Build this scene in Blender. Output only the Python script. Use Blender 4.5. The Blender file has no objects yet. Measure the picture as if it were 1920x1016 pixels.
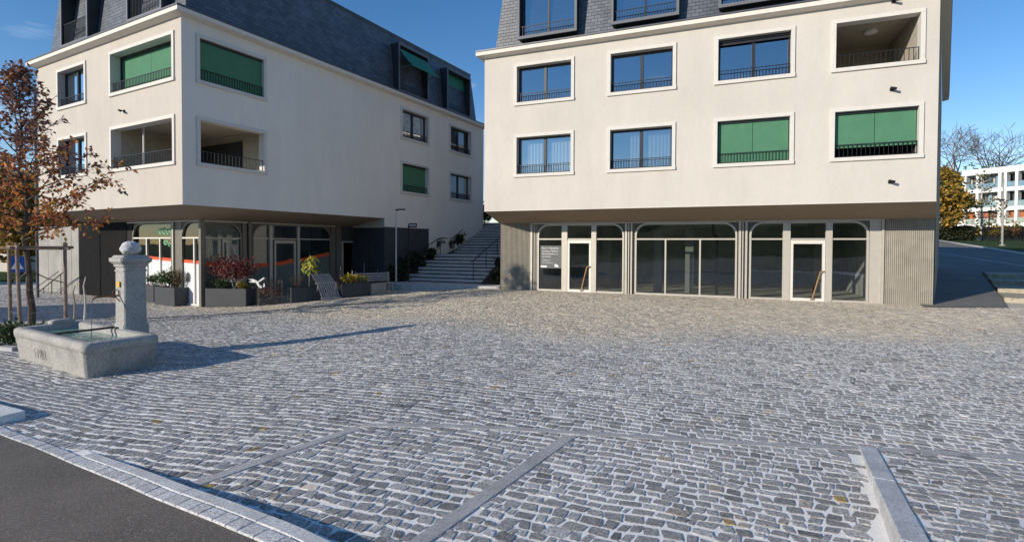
import bpy, bmesh, math, random
import numpy as np
from mathutils import Vector

R = math.radians
PI = math.pi
scene = bpy.context.scene
COL = scene.collection
ORG = {}

# ------------------------------------------------------------------ helpers
def V3(x, y, z=0.0):
    return np.array([float(x), float(y), float(z)])

class Fr:
    """local frame: s along a wall, d outward, z up"""
    def __init__(self, o, ex, en):
        self.o = np.array(o, float); self.ex = np.array(ex, float); self.en = np.array(en, float)
        self.ez = np.array([0, 0, 1.0])
    def p(self, s, d, z):
        q = self.o + self.ex * s + self.en * d
        return np.array([q[0], q[1], z])

def rotfr(x, y, ang, z=0):
    c, s = math.cos(ang), math.sin(ang)
    return Fr((x, y, z), (c, s, 0), (s, -c, 0))

class MB:
    def __init__(self):
        self.v = []; self.f = []; self.c = []
    def add(self, vs, fs, col=None):
        b = len(self.v)
        self.v.extend([tuple(p) for p in vs])
        for f in fs:
            self.f.append([i + b for i in f]); self.c.append(col)
        return self
    def poly(self, pts, col=None):
        return self.add(pts, [list(range(len(pts)))], col)
    def box(self, fr, s0, s1, d0, d1, z0, z1, col=None):
        P = [fr.p(s, d, z) for z in (z0, z1) for d in (d0, d1) for s in (s0, s1)]
        return self.add(P, [(0, 1, 3, 2), (4, 6, 7, 5), (0, 4, 5, 1), (2, 3, 7, 6), (0, 2, 6, 4), (1, 5, 7, 3)], col)
    def tube(self, p0, p1, r0, r1=None, n=8, col=None, cap=True):
        r1 = r0 if r1 is None else r1
        p0 = np.array(p0, float); p1 = np.array(p1, float)
        d = p1 - p0; L = np.linalg.norm(d)
        if L < 1e-6: return self
        d /= L
        a = np.cross(d, [0, 0, 1.0]) if abs(d[2]) < .9 else np.cross(d, [1.0, 0, 0])
        a /= np.linalg.norm(a); b = np.cross(d, a)
        P = []
        for q, r in ((p0, r0), (p1, r1)):
            for i in range(n):
                t = 2 * PI * i / n
                P.append(q + a * r * math.cos(t) + b * r * math.sin(t))
        F = [(i, (i + 1) % n, n + (i + 1) % n, n + i) for i in range(n)]
        if cap: F += [tuple(range(n))[::-1], tuple(range(n, 2 * n))]
        return self.add(P, F, col)
    def path(self, pts, r, n=8, col=None):
        for i in range(len(pts) - 1):
            self.tube(pts[i], pts[i + 1], r, r, n, col)
        return self
    def prism(self, fr, pts, d0, d1, col=None):
        n = len(pts)
        P = [fr.p(s, d0, z) for s, z in pts] + [fr.p(s, d1, z) for s, z in pts]
        F = [tuple(range(n)), tuple(range(2 * n - 1, n - 1, -1))]
        F += [(i, n + i, n + (i + 1) % n, (i + 1) % n) for i in range(n)]
        return self.add(P, F, col)
    def loft(self, loops, close_bottom=True, close_top=True, col=None):
        n = len(loops[0]); P = [p for l in loops for p in l]; F = []
        for k in range(len(loops) - 1):
            for i in range(n):
                j = (i + 1) % n
                F.append((k * n + i, k * n + j, (k + 1) * n + j, (k + 1) * n + i))
        if close_bottom: F.append(tuple(range(n))[::-1])
        if close_top: F.append(tuple(range((len(loops) - 1) * n, len(loops) * n)))
        return self.add(P, F, col)
    def ball(self, c, rx, ry, rz, nu=16, nv=10, col=None, fn=None):
        loops = []
        for k in range(1, nv):
            t = PI * k / nv
            l = []
            for i in range(nu):
                a = 2 * PI * i / nu
                u = np.array([math.sin(t) * math.cos(a), math.sin(t) * math.sin(a), -math.cos(t)])
                m = 1 + (fn(u) if fn else 0)
                l.append(np.array(c) + u * m * np.array([rx, ry, rz]))
            loops.append(l)
        b = len(self.v)
        self.loft(loops, False, False, col)
        self.v.append(tuple(np.array(c) - [0, 0, rz])); self.v.append(tuple(np.array(c) + [0, 0, rz]))
        ib = len(self.v) - 2; it = ib + 1; o = b + (nv - 2) * nu
        for i in range(nu):
            j = (i + 1) % nu
            self.f.append([b + j, b + i, ib]); self.c.append(col)
            self.f.append([o + i, o + j, it]); self.c.append(col)
        return self
    def leaf(self, p, d, up, L, W, col=None, fold=.25):
        """one small folded leaf: two triangles along its midrib"""
        s = np.cross(d, up); n = np.linalg.norm(s)
        if n < 1e-4: return self
        s = s / n; up2 = np.cross(s, d)
        a = p; t = p + d * L
        l = p + d * L * .45 + s * W + up2 * W * fold
        r = p + d * L * .45 - s * W + up2 * W * fold
        return self.add([a, l, t, r], [(0, 1, 2), (0, 2, 3)], col)
    def build(self, name, mat, parent=None, org=None, uvfr=None, smooth=False, bevel=0, recalc=True):
        if parent is not None: org = ORG[parent.name]
        if org is None: org = (0, 0, 0)
        org = np.array(org, float)
        me = bpy.data.meshes.new(name)
        V = np.array(self.v, float) - org
        me.from_pydata(V.tolist(), [], self.f)
        if recalc:
            bm = bmesh.new(); bm.from_mesh(me); bmesh.ops.recalc_face_normals(bm, faces=bm.faces); bm.to_mesh(me); bm.free()
        if uvfr is not None:
            uv = me.uv_layers.new(name='UVMap')
            W = V + org
            us = (W - uvfr.o) @ uvfr.ex; vs = W[:, 2]
            li = np.zeros(len(me.loops), np.int32); me.loops.foreach_get('vertex_index', li)
            uv.data.foreach_set('uv', np.stack([us[li], vs[li]], 1).astype(np.float32).ravel())
        if any(c is not None for c in self.c):
            at = me.attributes.new('Col', 'FLOAT_COLOR', 'FACE')
            arr = np.ones((len(self.c), 4), np.float32)
            for i, c in enumerate(self.c):
                if c is not None: arr[i, :3] = c
            at.data.foreach_set('color', arr.ravel())
        if smooth:
            me.polygons.foreach_set('use_smooth', [True] * len(me.polygons))
        if mat is not None: me.materials.append(mat)
        o = bpy.data.objects.new(name, me); COL.objects.link(o)
        if parent is not None:
            o.parent = parent; ORG[o.name] = org
        else:
            o.location = org; ORG[o.name] = org
        if bevel:
            m = o.modifiers.new('bevel', 'BEVEL'); m.width = bevel; m.segments = 2; m.limit_method = 'ANGLE'
        return o

def tag(o, label=None, cat=None, group=None, kind=None):
    if label: o['label'] = label
    if cat: o['category'] = cat
    if group: o['group'] = group
    if kind: o['kind'] = kind
    return o

def thing(name, loc, label, cat, group=None):
    o = bpy.data.objects.new(name, None); COL.objects.link(o)
    o.empty_display_size = .2
    o.location = tuple(float(x) for x in loc); ORG[o.name] = np.array(loc, float)
    return tag(o, label, cat, group)

def copy_tree(o, loc=None, rz=None, parent=None):
    c = o.copy(); COL.objects.link(c); c.parent = parent
    if loc is not None:
        c.location = loc; ORG[c.name] = np.array(loc, float)
    if rz is not None: c.rotation_euler = (0, 0, rz)
    for ch in list(o.children): copy_tree(ch, parent=c)
    return c

def sweep(path, prof, z_of=None):
    """extrude profile (d outward, z) along a plan polyline with mitres; outward is to the right-hand side of travel"""
    mb = MB(); loops = []
    n = len(path)
    for i in range(n):
        p = np.array(path[i], float)
        def nrm(a, b):
            t = np.array(b, float) - np.array(a, float); t /= np.linalg.norm(t); return np.array([t[1], -t[0]])
        if i == 0: m = nrm(path[0], path[1]); k = 1
        elif i == n - 1: m = nrm(path[-2], path[-1]); k = 1
        else:
            n1 = nrm(path[i - 1], path[i]); n2 = nrm(path[i], path[i + 1]); m = n1 + n2; m /= np.linalg.norm(m); k = 1 / max(.3, m @ n1)
        zo = z_of(i) if z_of else 0
        loops.append([V3(p[0] + m[0] * d * k, p[1] + m[1] * d * k, z + zo) for d, z in prof])
    mb.loft(loops)
    return mb

def text_mb(body, size, fr, s, d, z, extrude=.002, align='LEFT', spacing=1.0):
    cu = bpy.data.curves.new('lettering', 'FONT'); cu.body = body; cu.size = size; cu.extrude = extrude
    cu.align_x = align; cu.space_line = spacing
    ob = bpy.data.objects.new('lettering', cu); COL.objects.link(ob)
    dg = bpy.context.evaluated_depsgraph_get(); dg.update()
    me = bpy.data.meshes.new_from_object(ob.evaluated_get(dg))
    mb = MB()
    mb.add([fr.p(s + v.co.x, d + v.co.z, z + v.co.y) for v in me.vertices], [list(p.vertices) for p in me.polygons])
    bpy.data.objects.remove(ob); bpy.data.meshes.remove(me); bpy.data.curves.remove(cu)
    return mb

# ------------------------------------------------------------------ materials
class NT:
    def __init__(self, name):
        self.m = bpy.data.materials.new(name); self.m.use_nodes = True
        self.t = self.m.node_tree; self.t.nodes.clear()
        self.out = self.t.nodes.new('ShaderNodeOutputMaterial')
    def n(self, typ, **kw):
        nd = self.t.nodes.new('ShaderNode' + typ)
        for k, v in kw.items():
            if k in nd.inputs.keys() if isinstance(k, str) else False: pass
            setattr(nd, k, v)
        return nd
    def l(self, a, b): self.t.links.new(a, b)
    def val(self, sock, v):
        sock.default_value = v
    def noise(self, vec, scale, detail=4, rough=.6):
        n = self.n('TexNoise'); n.inputs['Scale'].default_value = scale; n.inputs['Detail'].default_value = detail
        n.inputs['Roughness'].default_value = rough
        if vec is not None: self.l(vec, n.inputs['Vector'])
        return n.outputs[0]
    def ramp(self, fac, stops):
        r = self.n('ValToRGB'); e = r.color_ramp.elements
        while len(e) > 1: e.remove(e[-1])
        e[0].position = stops[0][0]; e[0].color = (*stops[0][1], 1) if len(stops[0][1]) == 3 else stops[0][1]
        for p, c in stops[1:]:
            q = e.new(p); q.color = (*c, 1)
        self.l(fac, r.inputs[0]); return r.outputs[0]
    def mix(self, fac, a, b, mode='MIX'):
        m = self.n('Mix'); m.data_type = 'RGBA'; m.blend_type = mode
        for sock, v in ((m.inputs[0], fac), (m.inputs[6], a), (m.inputs[7], b)):
            if hasattr(v, 'is_linked') or hasattr(v, 'links'): self.l(v, sock)
            elif isinstance(v, (int, float)): sock.default_value = v
            else: sock.default_value = (*v, 1) if len(v) == 3 else v
        return m.outputs[2]
    def math(self, op, a, b=0.5):
        m = self.n('Math'); m.operation = op
        for i, v in enumerate((a, b)):
            if isinstance(v, (int, float)): m.inputs[i].default_value = v
            else: self.l(v, m.inputs[i])
        return m.outputs[0]
    def bsdf(self, col, rough=.7, spec=.3, metal=0, bump=None, bstr=.3, bdist=.01):
        b = self.n('BsdfPrincipled')
        if isinstance(col, tuple): b.inputs['Base Color'].default_value = (*col, 1)
        else: self.l(col, b.inputs['Base Color'])
        if isinstance(rough, (int, float)): b.inputs['Roughness'].default_value = rough
        else: self.l(rough, b.inputs['Roughness'])
        b.inputs['Specular IOR Level'].default_value = spec; b.inputs['Metallic'].default_value = metal
        if bump is not None:
            bp = self.n('Bump'); bp.inputs['Strength'].default_value = bstr; bp.inputs['Distance'].default_value = bdist
            self.l(bump, bp.inputs['Height']); self.l(bp.outputs[0], b.inputs['Normal'])
        return b
    def done(self, b):
        self.l(b.outputs[0] if hasattr(b, 'outputs') else b, self.out.inputs[0]); return self.m
    def geo(self): return self.n('NewGeometry').outputs['Position']
    def uv(self): return self.n('UVMap').outputs[0]
    def attr(self, nm='Col'):
        a = self.n('Attribute'); a.attribute_name = nm; return a.outputs['Color']

def simple(name, col, rough=.6, spec=.3, metal=0, var=.12, scale=6, bump=.0, bscale=60, bd=.004):
    t = NT(name); g = t.geo(); n = t.noise(g, scale, 5)
    lo = tuple(c * (1 - var) for c in col); hi = tuple(min(1, c * (1 + var)) for c in col)
    c = t.ramp(n, [(.3, lo), (.7, hi)])
    bb = t.noise(g, bscale, 3) if bump else None
    return t.done(t.bsdf(c, rough, spec, metal, bb, bump, bd))

def plaster(name, col):
    t = NT(name); g = t.geo()
    mp = t.n('Mapping'); mp.inputs['Scale'].default_value = (1, 1, .22); t.l(g, mp.inputs['Vector'])
    streak = t.noise(mp.outputs[0], 1.6, 6, .7)
    big = t.noise(g, .35, 4); fine = t.noise(g, 9, 5)
    c1 = t.ramp(big, [(.3, tuple(c * .94 for c in col)), (.7, tuple(min(1, c * 1.04) for c in col))])
    c2 = t.mix(t.ramp(streak, [(.42, (.0,) * 3), (.8, (.55,) * 3)]), c1, tuple(c * .8 for c in col))
    c3 = t.mix(.05, c2, t.ramp(fine, [(.3, (.3, .29, .27)), (.7, (.9, .87, .82))]), 'OVERLAY')
    grain = t.noise(g, 140, 3)
    return t.done(t.bsdf(c3, .9, .15, 0, grain, .2, .003))

def slate(name):
    t = NT(name); u = t.uv()
    b = t.n('TexBrick'); t.l(u, b.inputs['Vector'])
    b.inputs['Scale'].default_value = 1; b.inputs['Brick Width'].default_value = .25; b.inputs['Row Height'].default_value = .13
    b.inputs['Mortar Size'].default_value = .008; b.inputs['Mortar Smooth'].default_value = .3; b.inputs['Bias'].default_value = 0
    b.inputs['Color1'].default_value = (.07, .082, .104, 1); b.inputs['Color2'].default_value = (.12, .135, .163, 1); b.inputs['Mortar'].default_value = (.02, .024, .03, 1)
    n = t.noise(t.geo(), 1.2, 5); c = t.mix(.4, b.outputs['Color'], t.ramp(n, [(.3, (.25,) * 3), (.7, (.8,) * 3)]), 'OVERLAY')
    # each course tilts out a little at its lower edge
    sx = t.n('SeparateXYZ'); t.l(u, sx.inputs[0])
    fr_ = t.math('FRACT', t.math('DIVIDE', sx.outputs[1], .13))
    h = t.math('ADD', t.math('MULTIPLY', fr_, -.8), t.math('MULTIPLY', b.outputs['Fac'], -.8))
    h2 = t.math('ADD', h, t.math('MULTIPLY', t.noise(t.geo(), 30, 4), .5))
    return t.done(t.bsdf(c, .45, .5, 0, h2, .7, .012))

def granite(name, base=(.42, .41, .39), dark=(.2, .2, .2), bump=.5):
    t = NT(name); g = t.geo()
    v = t.noise(g, 55, 3, .8); s = t.noise(g, 3, 5); v2 = t.noise(g, 130, 2)
    c = t.ramp(v, [(.36, dark), (.5, base), (.68, tuple(min(1, x * 1.25) for x in base))])
    c = t.mix(.35, c, t.ramp(v2, [(.35, (.15,) * 3), (.65, (.85,) * 3)]), 'OVERLAY')
    c = t.mix(t.ramp(s, [(.42, (0,) * 3), (.72, (.6,) * 3)]), c, tuple(x * .55 for x in base))
    hb = t.math('ADD', t.noise(g, 38, 4, .75), t.math('MULTIPLY', v2, .4))
    return t.done(t.bsdf(c, .8, .3, 0, hb, bump, .015))

def glass(name, refl, tint, boost=1.0):
    t = NT(name)
    tr = t.n('BsdfTransparent'); tr.inputs[0].default_value = (*tint, 1)
    gl = t.n('BsdfGlossy'); gl.inputs['Roughness'].default_value = .0; gl.inputs[0].default_value = (.92, .97, 1, 1)
    # panes are never perfectly flat
    nb = t.noise(t.geo(), .9, 1); bp = t.n('Bump'); bp.inputs['Strength'].default_value = .02; bp.inputs['Distance'].default_value = .15
    t.l(nb, bp.inputs['Height']); t.l(bp.outputs[0], gl.inputs['Normal'])
    lw = t.n('LayerWeight'); lw.inputs[0].default_value = .35
    f = t.math('ADD', t.math('MULTIPLY', lw.outputs['Fresnel'], boost), refl)
    f = t.math('MINIMUM', f, .9)
    mx = t.n('MixShader'); t.l(f, mx.inputs[0]); t.l(tr.outputs[0], mx.inputs[1]); t.l(gl.outputs[0], mx.inputs[2])
    return t.done(mx)

def leafmat(name, trans=.3):
    t = NT(name); c = t.attr()
    n = t.noise(t.geo(), 14, 2); c = t.mix(.35, c, t.ramp(n, [(.3, (.3,) * 3), (.7, (.75,) * 3)]), 'OVERLAY')
    d = t.bsdf(c, .55, .3); tl = t.n('BsdfTranslucent'); t.l(c, tl.inputs[0])
    mx = t.n('MixShader'); mx.inputs[0].default_value = trans
    t.l(d.outputs[0], mx.inputs[1]); t.l(tl.outputs[0], mx.inputs[2])
    return t.done(mx)

def asphalt(name, col=(.055, .055, .057)):
    t = NT(name); g = t.geo()
    big = t.noise(g, .45, 6, .7); sp = t.noise(g, 60, 3, .75)
    c = t.ramp(big, [(.3, tuple(x * .68 for x in col)), (.72, tuple(x * 1.3 for x in col))])
    c = t.mix(t.ramp(sp, [(.52, (0,) * 3), (.72, (.75,) * 3)]), c, tuple(x * 2.7 for x in col))
    return t.done(t.bsdf(c, .85, .25, 0, t.noise(g, 120, 3), .7, .006))

def stone_setts(name):
    t = NT(name); c = t.attr(); g = t.geo()
    n = t.noise(g, 42, 6, .8); n2 = t.noise(g, 90, 3)
    c = t.mix(.8, c, t.ramp(n, [(.34, (.08,) * 3), (.66, (.9,) * 3)]), 'OVERLAY')
    h = t.math('ADD', n, t.math('MULTIPLY', n2, .35))
    return t.done(t.bsdf(c, .62, .4, 0, h, .8, .014))

def joint_mat(name):
    t = NT(name); g = t.geo()
    sx = t.n('SeparateXYZ'); t.l(g, sx.inputs[0])
    n = t.noise(g, 40, 4); w = t.noise(g, .5, 3)
    near = t.ramp(n, [(.3, (.8, .78, .74)), (.7, (.94, .92, .88))])
    far = t.ramp(n, [(.3, (.45, .4, .33)), (.7, (.66, .59, .49))])
    # the paving turns to a warmer stone towards the buildings
    yy = t.math('ADD', sx.outputs[1], t.math('MULTIPLY', t.math('SUBTRACT', w, .5), 2.0))
    xx = t.math('MULTIPLY', t.math('MINIMUM', sx.outputs[0], 1.0), -.6)
    m = t.n('MapRange'); t.l(t.math('SUBTRACT', yy, t.math('ADD', xx, .6)), m.inputs[0])
    m.inputs[1].default_value = 10.0; m.inputs[2].default_value = 12.2
    c = t.mix(m.outputs[0], near, far)
    c = t.mix(t.ramp(w, [(.35, (0,) * 3), (.75, (.3,) * 3)]), c, (.42, .41, .38))
    return t.done(t.bsdf(c, .95, .1, 0, n, .5, .006))

M = {}
M['plaster_r'] = plaster('warm_white_plaster', (.6, .56, .505))
M['plaster_l'] = plaster('grey_white_plaster', (.535, .492, .437))
M['plaster_shade_lift'] = plaster('shade_lifted_plaster', (.82, .765, .69))  # plaster colour lightened to brighten the shaded side wall of the left house
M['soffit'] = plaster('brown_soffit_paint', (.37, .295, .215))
M['trim'] = simple('pale_window_surround', (.65, .62, .57), .7, .2, var=.05, bump=.15)
M['cornice'] = simple('cornice_paint', (.74, .68, .6), .75, .2, var=.06, bump=.15)
M['slate'] = slate('roof_slate')
M['zinc'] = simple('zinc_flashing', (.095, .1, .115), .45, .4, .3, .15)
M['zinclight'] = simple('pale_zinc_edge', (.15, .158, .175), .6, .3, 0, .12)
M['zincdark'] = simple('dark_metal_cladding', (.045, .05, .055), .45, .4, .3, .2)
M['sash'] = simple('anthracite_sash', (.028, .03, .034), .4, .4, .2, .15)
M['rail'] = simple('black_railing_paint', (.02, .021, .024), .45, .4, .3, .15)
M['blind'] = simple('green_blind_fabric', (.08, .21, .125), .8, .15, 0, .06, 3, .2, 200, .002)
M['blinddark'] = simple('green_awning_fabric', (.055, .25, .17), .8, .15, 0, .06, 3, .2, 200, .002)
M['curtain'] = simple('white_curtain', (.8, .8, .78), .9, .1, 0, .05)
M['room'] = simple('room_wall', (.45, .44, .4), .9, .1)
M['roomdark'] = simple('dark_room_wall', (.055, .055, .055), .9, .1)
M['loggia'] = simple('loggia_plaster', (.42, .385, .32), .9, .1)
M['shopwall'] = simple('raw_shop_wall', (.4, .39, .37), .9, .1, var=.3, scale=1.5)
M['shopfloor'] = simple('screed_floor', (.4, .385, .34), .8, .2, var=.2, scale=1)
M['rib'] = simple('ribbed_concrete', (.34, .315, .265), .8, .2, var=.14, scale=3, bump=.3, bscale=80)
M['ribdark'] = simple('ribbed_dark_panel', (.02, .019, .019), .75, .2, var=.2, scale=3)
M['basepanel'] = simple('dark_base_panel', (.05, .052, .06), .6, .3, var=.15, scale=2)
M['spandrel'] = simple('grey_spandrel_panel', (.14, .135, .12), .6, .3, .1)
M['frame'] = simple('champagne_metal_frame', (.52, .485, .42), .45, .4, .25, .06)
M['framewhite'] = simple('pale_metal_frame', (.72, .69, .63), .45, .4, .1, .05)
M['framedark'] = simple('brown_metal_frame', (.19, .175, .15), .45, .4, .3, .1)
M['brass'] = simple('brass_handle', (.62, .36, .17), .35, .5, .6, .1)
M['glass_up'] = glass('window_glass', .32, (.55, .6, .62), 1.0)
M['glass_dim'] = glass('dim_window_glass', .06, (.6, .63, .64), .8)
M['glass_shop'] = glass('shop_glass', .1, (.72, .77, .75), .9)
M['film_white'] = simple('white_frosted_film', (.72, .73, .75), .6, .2, 0, .04)
M['film_grey'] = simple('grey_frosted_film', (.13, .16, .145), .6, .2, 0, .1)
M['film_red'] = simple('red_film', (.75, .1, .035), .5, .3, 0, .04)
M['film_green'] = simple('green_film', (.1, .42, .25), .5, .3, 0, .1)
M['film_dark'] = simple('grey_film', (.13, .135, .14), .5, .3, 0, .1)
M['granite'] = granite('fountain_granite', (.44, .425, .395), (.19, .185, .18), .8)
M['granite_grey'] = granite('grey_granite', (.58, .575, .565), (.38, .38, .38), .25)
M['granite_dark'] = granite('strip_granite', (.43, .42, .41), (.28, .28, .28), .25)
M['granite_step'] = granite('step_granite', (.5, .49, .475), (.3, .3, .3), .25)
M['granite_date'] = granite('carved_granite', (.36, .35, .33), (.16, .16, .16), .5)
M['slab_white'] = granite('white_granite', (.72, .71, .69), (.5, .5, .5), .12)
M['asphalt'] = asphalt('asphalt', (.14, .124, .106))
M['asphalt2'] = asphalt('asphalt_lane', (.16, .15, .135))
M['setts'] = stone_setts('plaza_setts')
M['joint'] = joint_mat('pale_joint_sand')
M['concrete'] = simple('fair_faced_concrete', (.32, .31, .285), .85, .2, 0, .15, 1.2, .25, 50)
M['planter'] = simple('anthracite_planter', (.05, .053, .06), .55, .35, 0, .12, 3)
M['cabinetgrey'] = simple('grey_cabinet_panel', (.25, .235, .21), .6, .3, 0, .08)  # plain grey for the garden cabinet body
M['soil'] = simple('soil', (.05, .04, .03), .95, .1, 0, .4, 8, .6, 25, .03)
M['grass'] = simple('grass', (.045, .075, .025), .9, .1, 0, .4, 3, .8, 20, .05)
M['wood'] = simple('weathered_wood', (.3, .255, .215), .8, .2, 0, .25, 9, .3, 50)
M['stake'] = simple('brown_stake_wood', (.25, .185, .145), .85, .15, 0, .25, 9, .3, 50)
M['woodgrey'] = simple('silvered_slat_wood', (.36, .33, .32), .8, .2, 0, .25, 9, .3, 50)
M['bark'] = simple('bark', (.09, .07, .055), .9, .1, 0, .35, 12, .6, 40, .01)
M['barkpale'] = simple('pale_bark', (.55, .52, .47), .85, .1, 0, .25, 6)
M['barkgrey'] = simple('grey_bark', (.16, .135, .12), .9, .1, 0, .3, 4)
M['leaf'] = leafmat('leaves', .3)
M['iron'] = simple('black_iron', (.02, .02, .021), .5, .4, .5, .2)
M['steel'] = simple('galvanised_steel', (.5, .52, .54), .4, .5, .6, .1)
M['copper'] = simple('copper_spout', (.2, .1, .06), .5, .4, .6, .25)
M['white'] = simple('white_paint', (.8, .8, .79), .5, .3, 0, .04)
M['yellow'] = simple('yellow_paint', (.75, .42, .06), .5, .3, 0, .08)
M['blue'] = simple('sign_blue', (.01, .09, .42), .4, .4, 0, .03)
M['black'] = simple('black_paint', (.012, .012, .013), .5, .3, 0, .1)
M['rooftile'] = simple('brown_roof_tile', (.1, .075, .06), .8, .2, 0, .25, 4, .5, 12, .05)
M['orange'] = simple('rust_red_panel', (.4, .13, .05), .7, .2, 0, .2, 1)
M['awning'] = simple('yellow_awning', (.7, .45, .05), .7, .2, 0, .15, 2)
t = NT('fountain_water'); g = t.geo()
w = t.n('BsdfPrincipled'); w.inputs['Base Color'].default_value = (.1, .2, .17, 1); w.inputs['Roughness'].default_value = .06
w.inputs['Specular IOR Level'].default_value = .6
bp = t.n('Bump'); bp.inputs['Strength'].default_value = .35; bp.inputs['Distance'].default_value = .03
t.l(t.noise(g, 5, 3), bp.inputs['Height']); t.l(bp.outputs[0], w.inputs['Normal'])
cw = t.ramp(t.noise(g, 3.5, 3), [(.35, (.05, .16, .13)), (.65, (.28, .46, .4))]); t.l(cw, w.inputs['Base Color'])
M['water'] = t.done(w)

# ------------------------------------------------------------------ camera, sky, sun
H = 1.95
cam = bpy.data.cameras.new('camera'); cam.sensor_width = 36; cam.lens = 968.988 / 1920 * 36
cam.shift_y = -(508 - 478.48) / 1920; cam.clip_end = 3000; cam.clip_start = .05
co = bpy.data.objects.new('camera', cam); COL.objects.link(co); co.location = (0, 0, H)
pit, rol = R(1.14524), R(.240355)
cp, sp = math.cos(pit), math.sin(pit)
fw = Vector((0, cp, -sp)); rt = Vector((1, 0, 0)); up = Vector((0, sp, cp))
rr = rt * math.cos(rol) + up * math.sin(rol); uu = -rt * math.sin(rol) + up * math.cos(rol)
from mathutils import Matrix
mt = Matrix((rr, uu, -fw)).transposed().to_4x4(); mt.translation = Vector((0, 0, H)); co.matrix_world = mt
scene.camera = co

SUN_AZ = math.atan2(-.843, -.538)      # compass direction towards the sun, clockwise from +Y
SUN_EL = R(19.5)
wd = bpy.data.worlds.new('World'); scene.world = wd; wd.use_nodes = True
nt = wd.node_tree; nt.nodes.clear()
wo = nt.nodes.new('ShaderNodeOutputWorld'); bg = nt.nodes.new('ShaderNodeBackground')
sky = nt.nodes.new('ShaderNodeTexSky'); sky.sky_type = 'NISHITA'; sky.sun_disc = False
sky.sun_elevation = SUN_EL; sky.sun_rotation = SUN_AZ % (2 * PI); sky.altitude = 500; sky.air_density = 1.0; sky.dust_density = .0; sky.ozone_density = 2.0
tc = nt.nodes.new('ShaderNodeTexCoord')
mp = nt.nodes.new('ShaderNodeMapping'); mp.inputs['Scale'].default_value = (2.2, 2.2, 11); mp.inputs['Rotation'].default_value = (0, R(8), 0); mp.inputs['Location'].default_value = (5.3, 1.7, .4)
nt.links.new(tc.outputs['Generated'], mp.inputs[0])
cl = nt.nodes.new('ShaderNodeTexNoise'); cl.inputs['Scale'].default_value = 1.6; cl.inputs['Detail'].default_value = 6; cl.inputs['Roughness'].default_value = .55
nt.links.new(mp.outputs[0], cl.inputs['Vector'])
cr = nt.nodes.new('ShaderNodeValToRGB'); cr.color_ramp.elements[0].position = .6; cr.color_ramp.elements[0].color = (0, 0, 0, 1)
cr.color_ramp.elements[1].position = .85; cr.color_ramp.elements[1].color = (.55, .55, .55, 1)
nt.links.new(cl.outputs[0], cr.inputs[0])
cm = nt.nodes.new('ShaderNodeMix'); cm.data_type = 'RGBA'; cm.inputs[7].default_value = (7, 7.6, 8.2, 1)
nt.links.new(cr.outputs[0], cm.inputs[0]); 
gm = nt.nodes.new('ShaderNodeHueSaturation'); gm.inputs['Saturation'].default_value = 1.3; gm.inputs['Value'].default_value = 1.1
nt.links.new(sky.outputs[0], gm.inputs['Color'])
tn = nt.nodes.new('ShaderNodeMix'); tn.data_type = 'RGBA'; tn.blend_type = 'MULTIPLY'; tn.inputs[0].default_value = 1; tn.inputs[7].default_value = (1.0, .9, .94, 1)
nt.links.new(gm.outputs[0], tn.inputs[6]); nt.links.new(tn.outputs[2], cm.inputs[6]); nt.links.new(cm.outputs[2], bg.inputs[0])
bg.inputs[1].default_value = .15
nt.links.new(bg.outputs[0], wo.inputs[0])
sl = bpy.data.lights.new('sun', 'SUN'); sl.energy = 5.0; sl.angle = R(.5); sl.color = (1, .9, .76)
so = bpy.data.objects.new('sun', sl); COL.objects.link(so); so.location = (-30, -25, 30)
dirv = Vector((.843 * math.cos(SUN_EL), .538 * math.cos(SUN_EL), -math.sin(SUN_EL)))
so.rotation_euler = dirv.to_track_quat('-Z', 'Y').to_euler()

scene.view_settings.view_transform = 'Standard'; scene.view_settings.look = 'None'; scene.view_settings.exposure = 0
scene.cycles.max_bounces = 8; scene.cycles.transparent_max_bounces = 16
scene.cycles.caustics_reflective = False; scene.cycles.caustics_refractive = False
scene.cycles.sample_clamp_indirect = 6

# ------------------------------------------------------------------ site frames
aR, aL = R(22.1624), R(28.588)
ea = np.array([math.cos(aR), -math.sin(aR), 0]); na = np.array([-math.sin(aR), -math.cos(aR), 0])
eb = np.array([math.cos(aL), -math.sin(aL), 0]); nb = np.array([-math.sin(aL), -math.cos(aL), 0])
B0 = V3(-.514, 22.879, 0)
FB = Fr(B0, ea, na)                     # right house, shop front line
FF = Fr(B0 + na * 1.9, ea, na)          # right house, upper facade
L0 = V3(-11.89, 19.77, 0)
LB = Fr(L0, eb, nb)                     # left house, front shop line, s=0 at the corner
LF = Fr(L0 + nb * 1.85, eb, nb)         # left house, upper front
SB = Fr(L0, -nb, eb)                    # left house, side shop line, s to the back
SF = Fr(L0 + eb * 2.13, -nb, eb)        # left house, upper side

def sst(t): t = min(1.0, max(0.0, t)); return t * t * (3 - 2 * t)
def gz(x, y): return -.2 * sst((-1 - x) / 4.5) - .27 * sst((y - 11) / 8) * sst((-5 - x) / 7)
def gzv(x, y):
    f = lambda t: (lambda c: c * c * (3 - 2 * c))(np.clip(t, 0, 1))
    return -.2 * f((-1 - x) / 4.5) - .27 * f((y - 11) / 8) * f((-5 - x) / 7)
WK0, WK1 = np.array([2.52, 3.4]), np.array([3.38, 4.99])      # foot of the raised kerb on the right
FO0, FO1 = np.array([3.38, 4.97]), np.array([4.73, 4.74])      # fold where the raised corner starts
def raisedv(x, y):
    d = WK1 - WK0
    side = (x - WK0[0]) * d[1] - (y - WK0[1]) * d[0]
    e = (FO1 - FO0) / np.linalg.norm(FO1 - FO0)
    dist = (x - FO0[0]) * e[1] - (y - FO0[1]) * e[0]
    return np.where((side > 0) & (dist > 0), np.clip(dist, 0, 4) * .09, 0)

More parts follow.
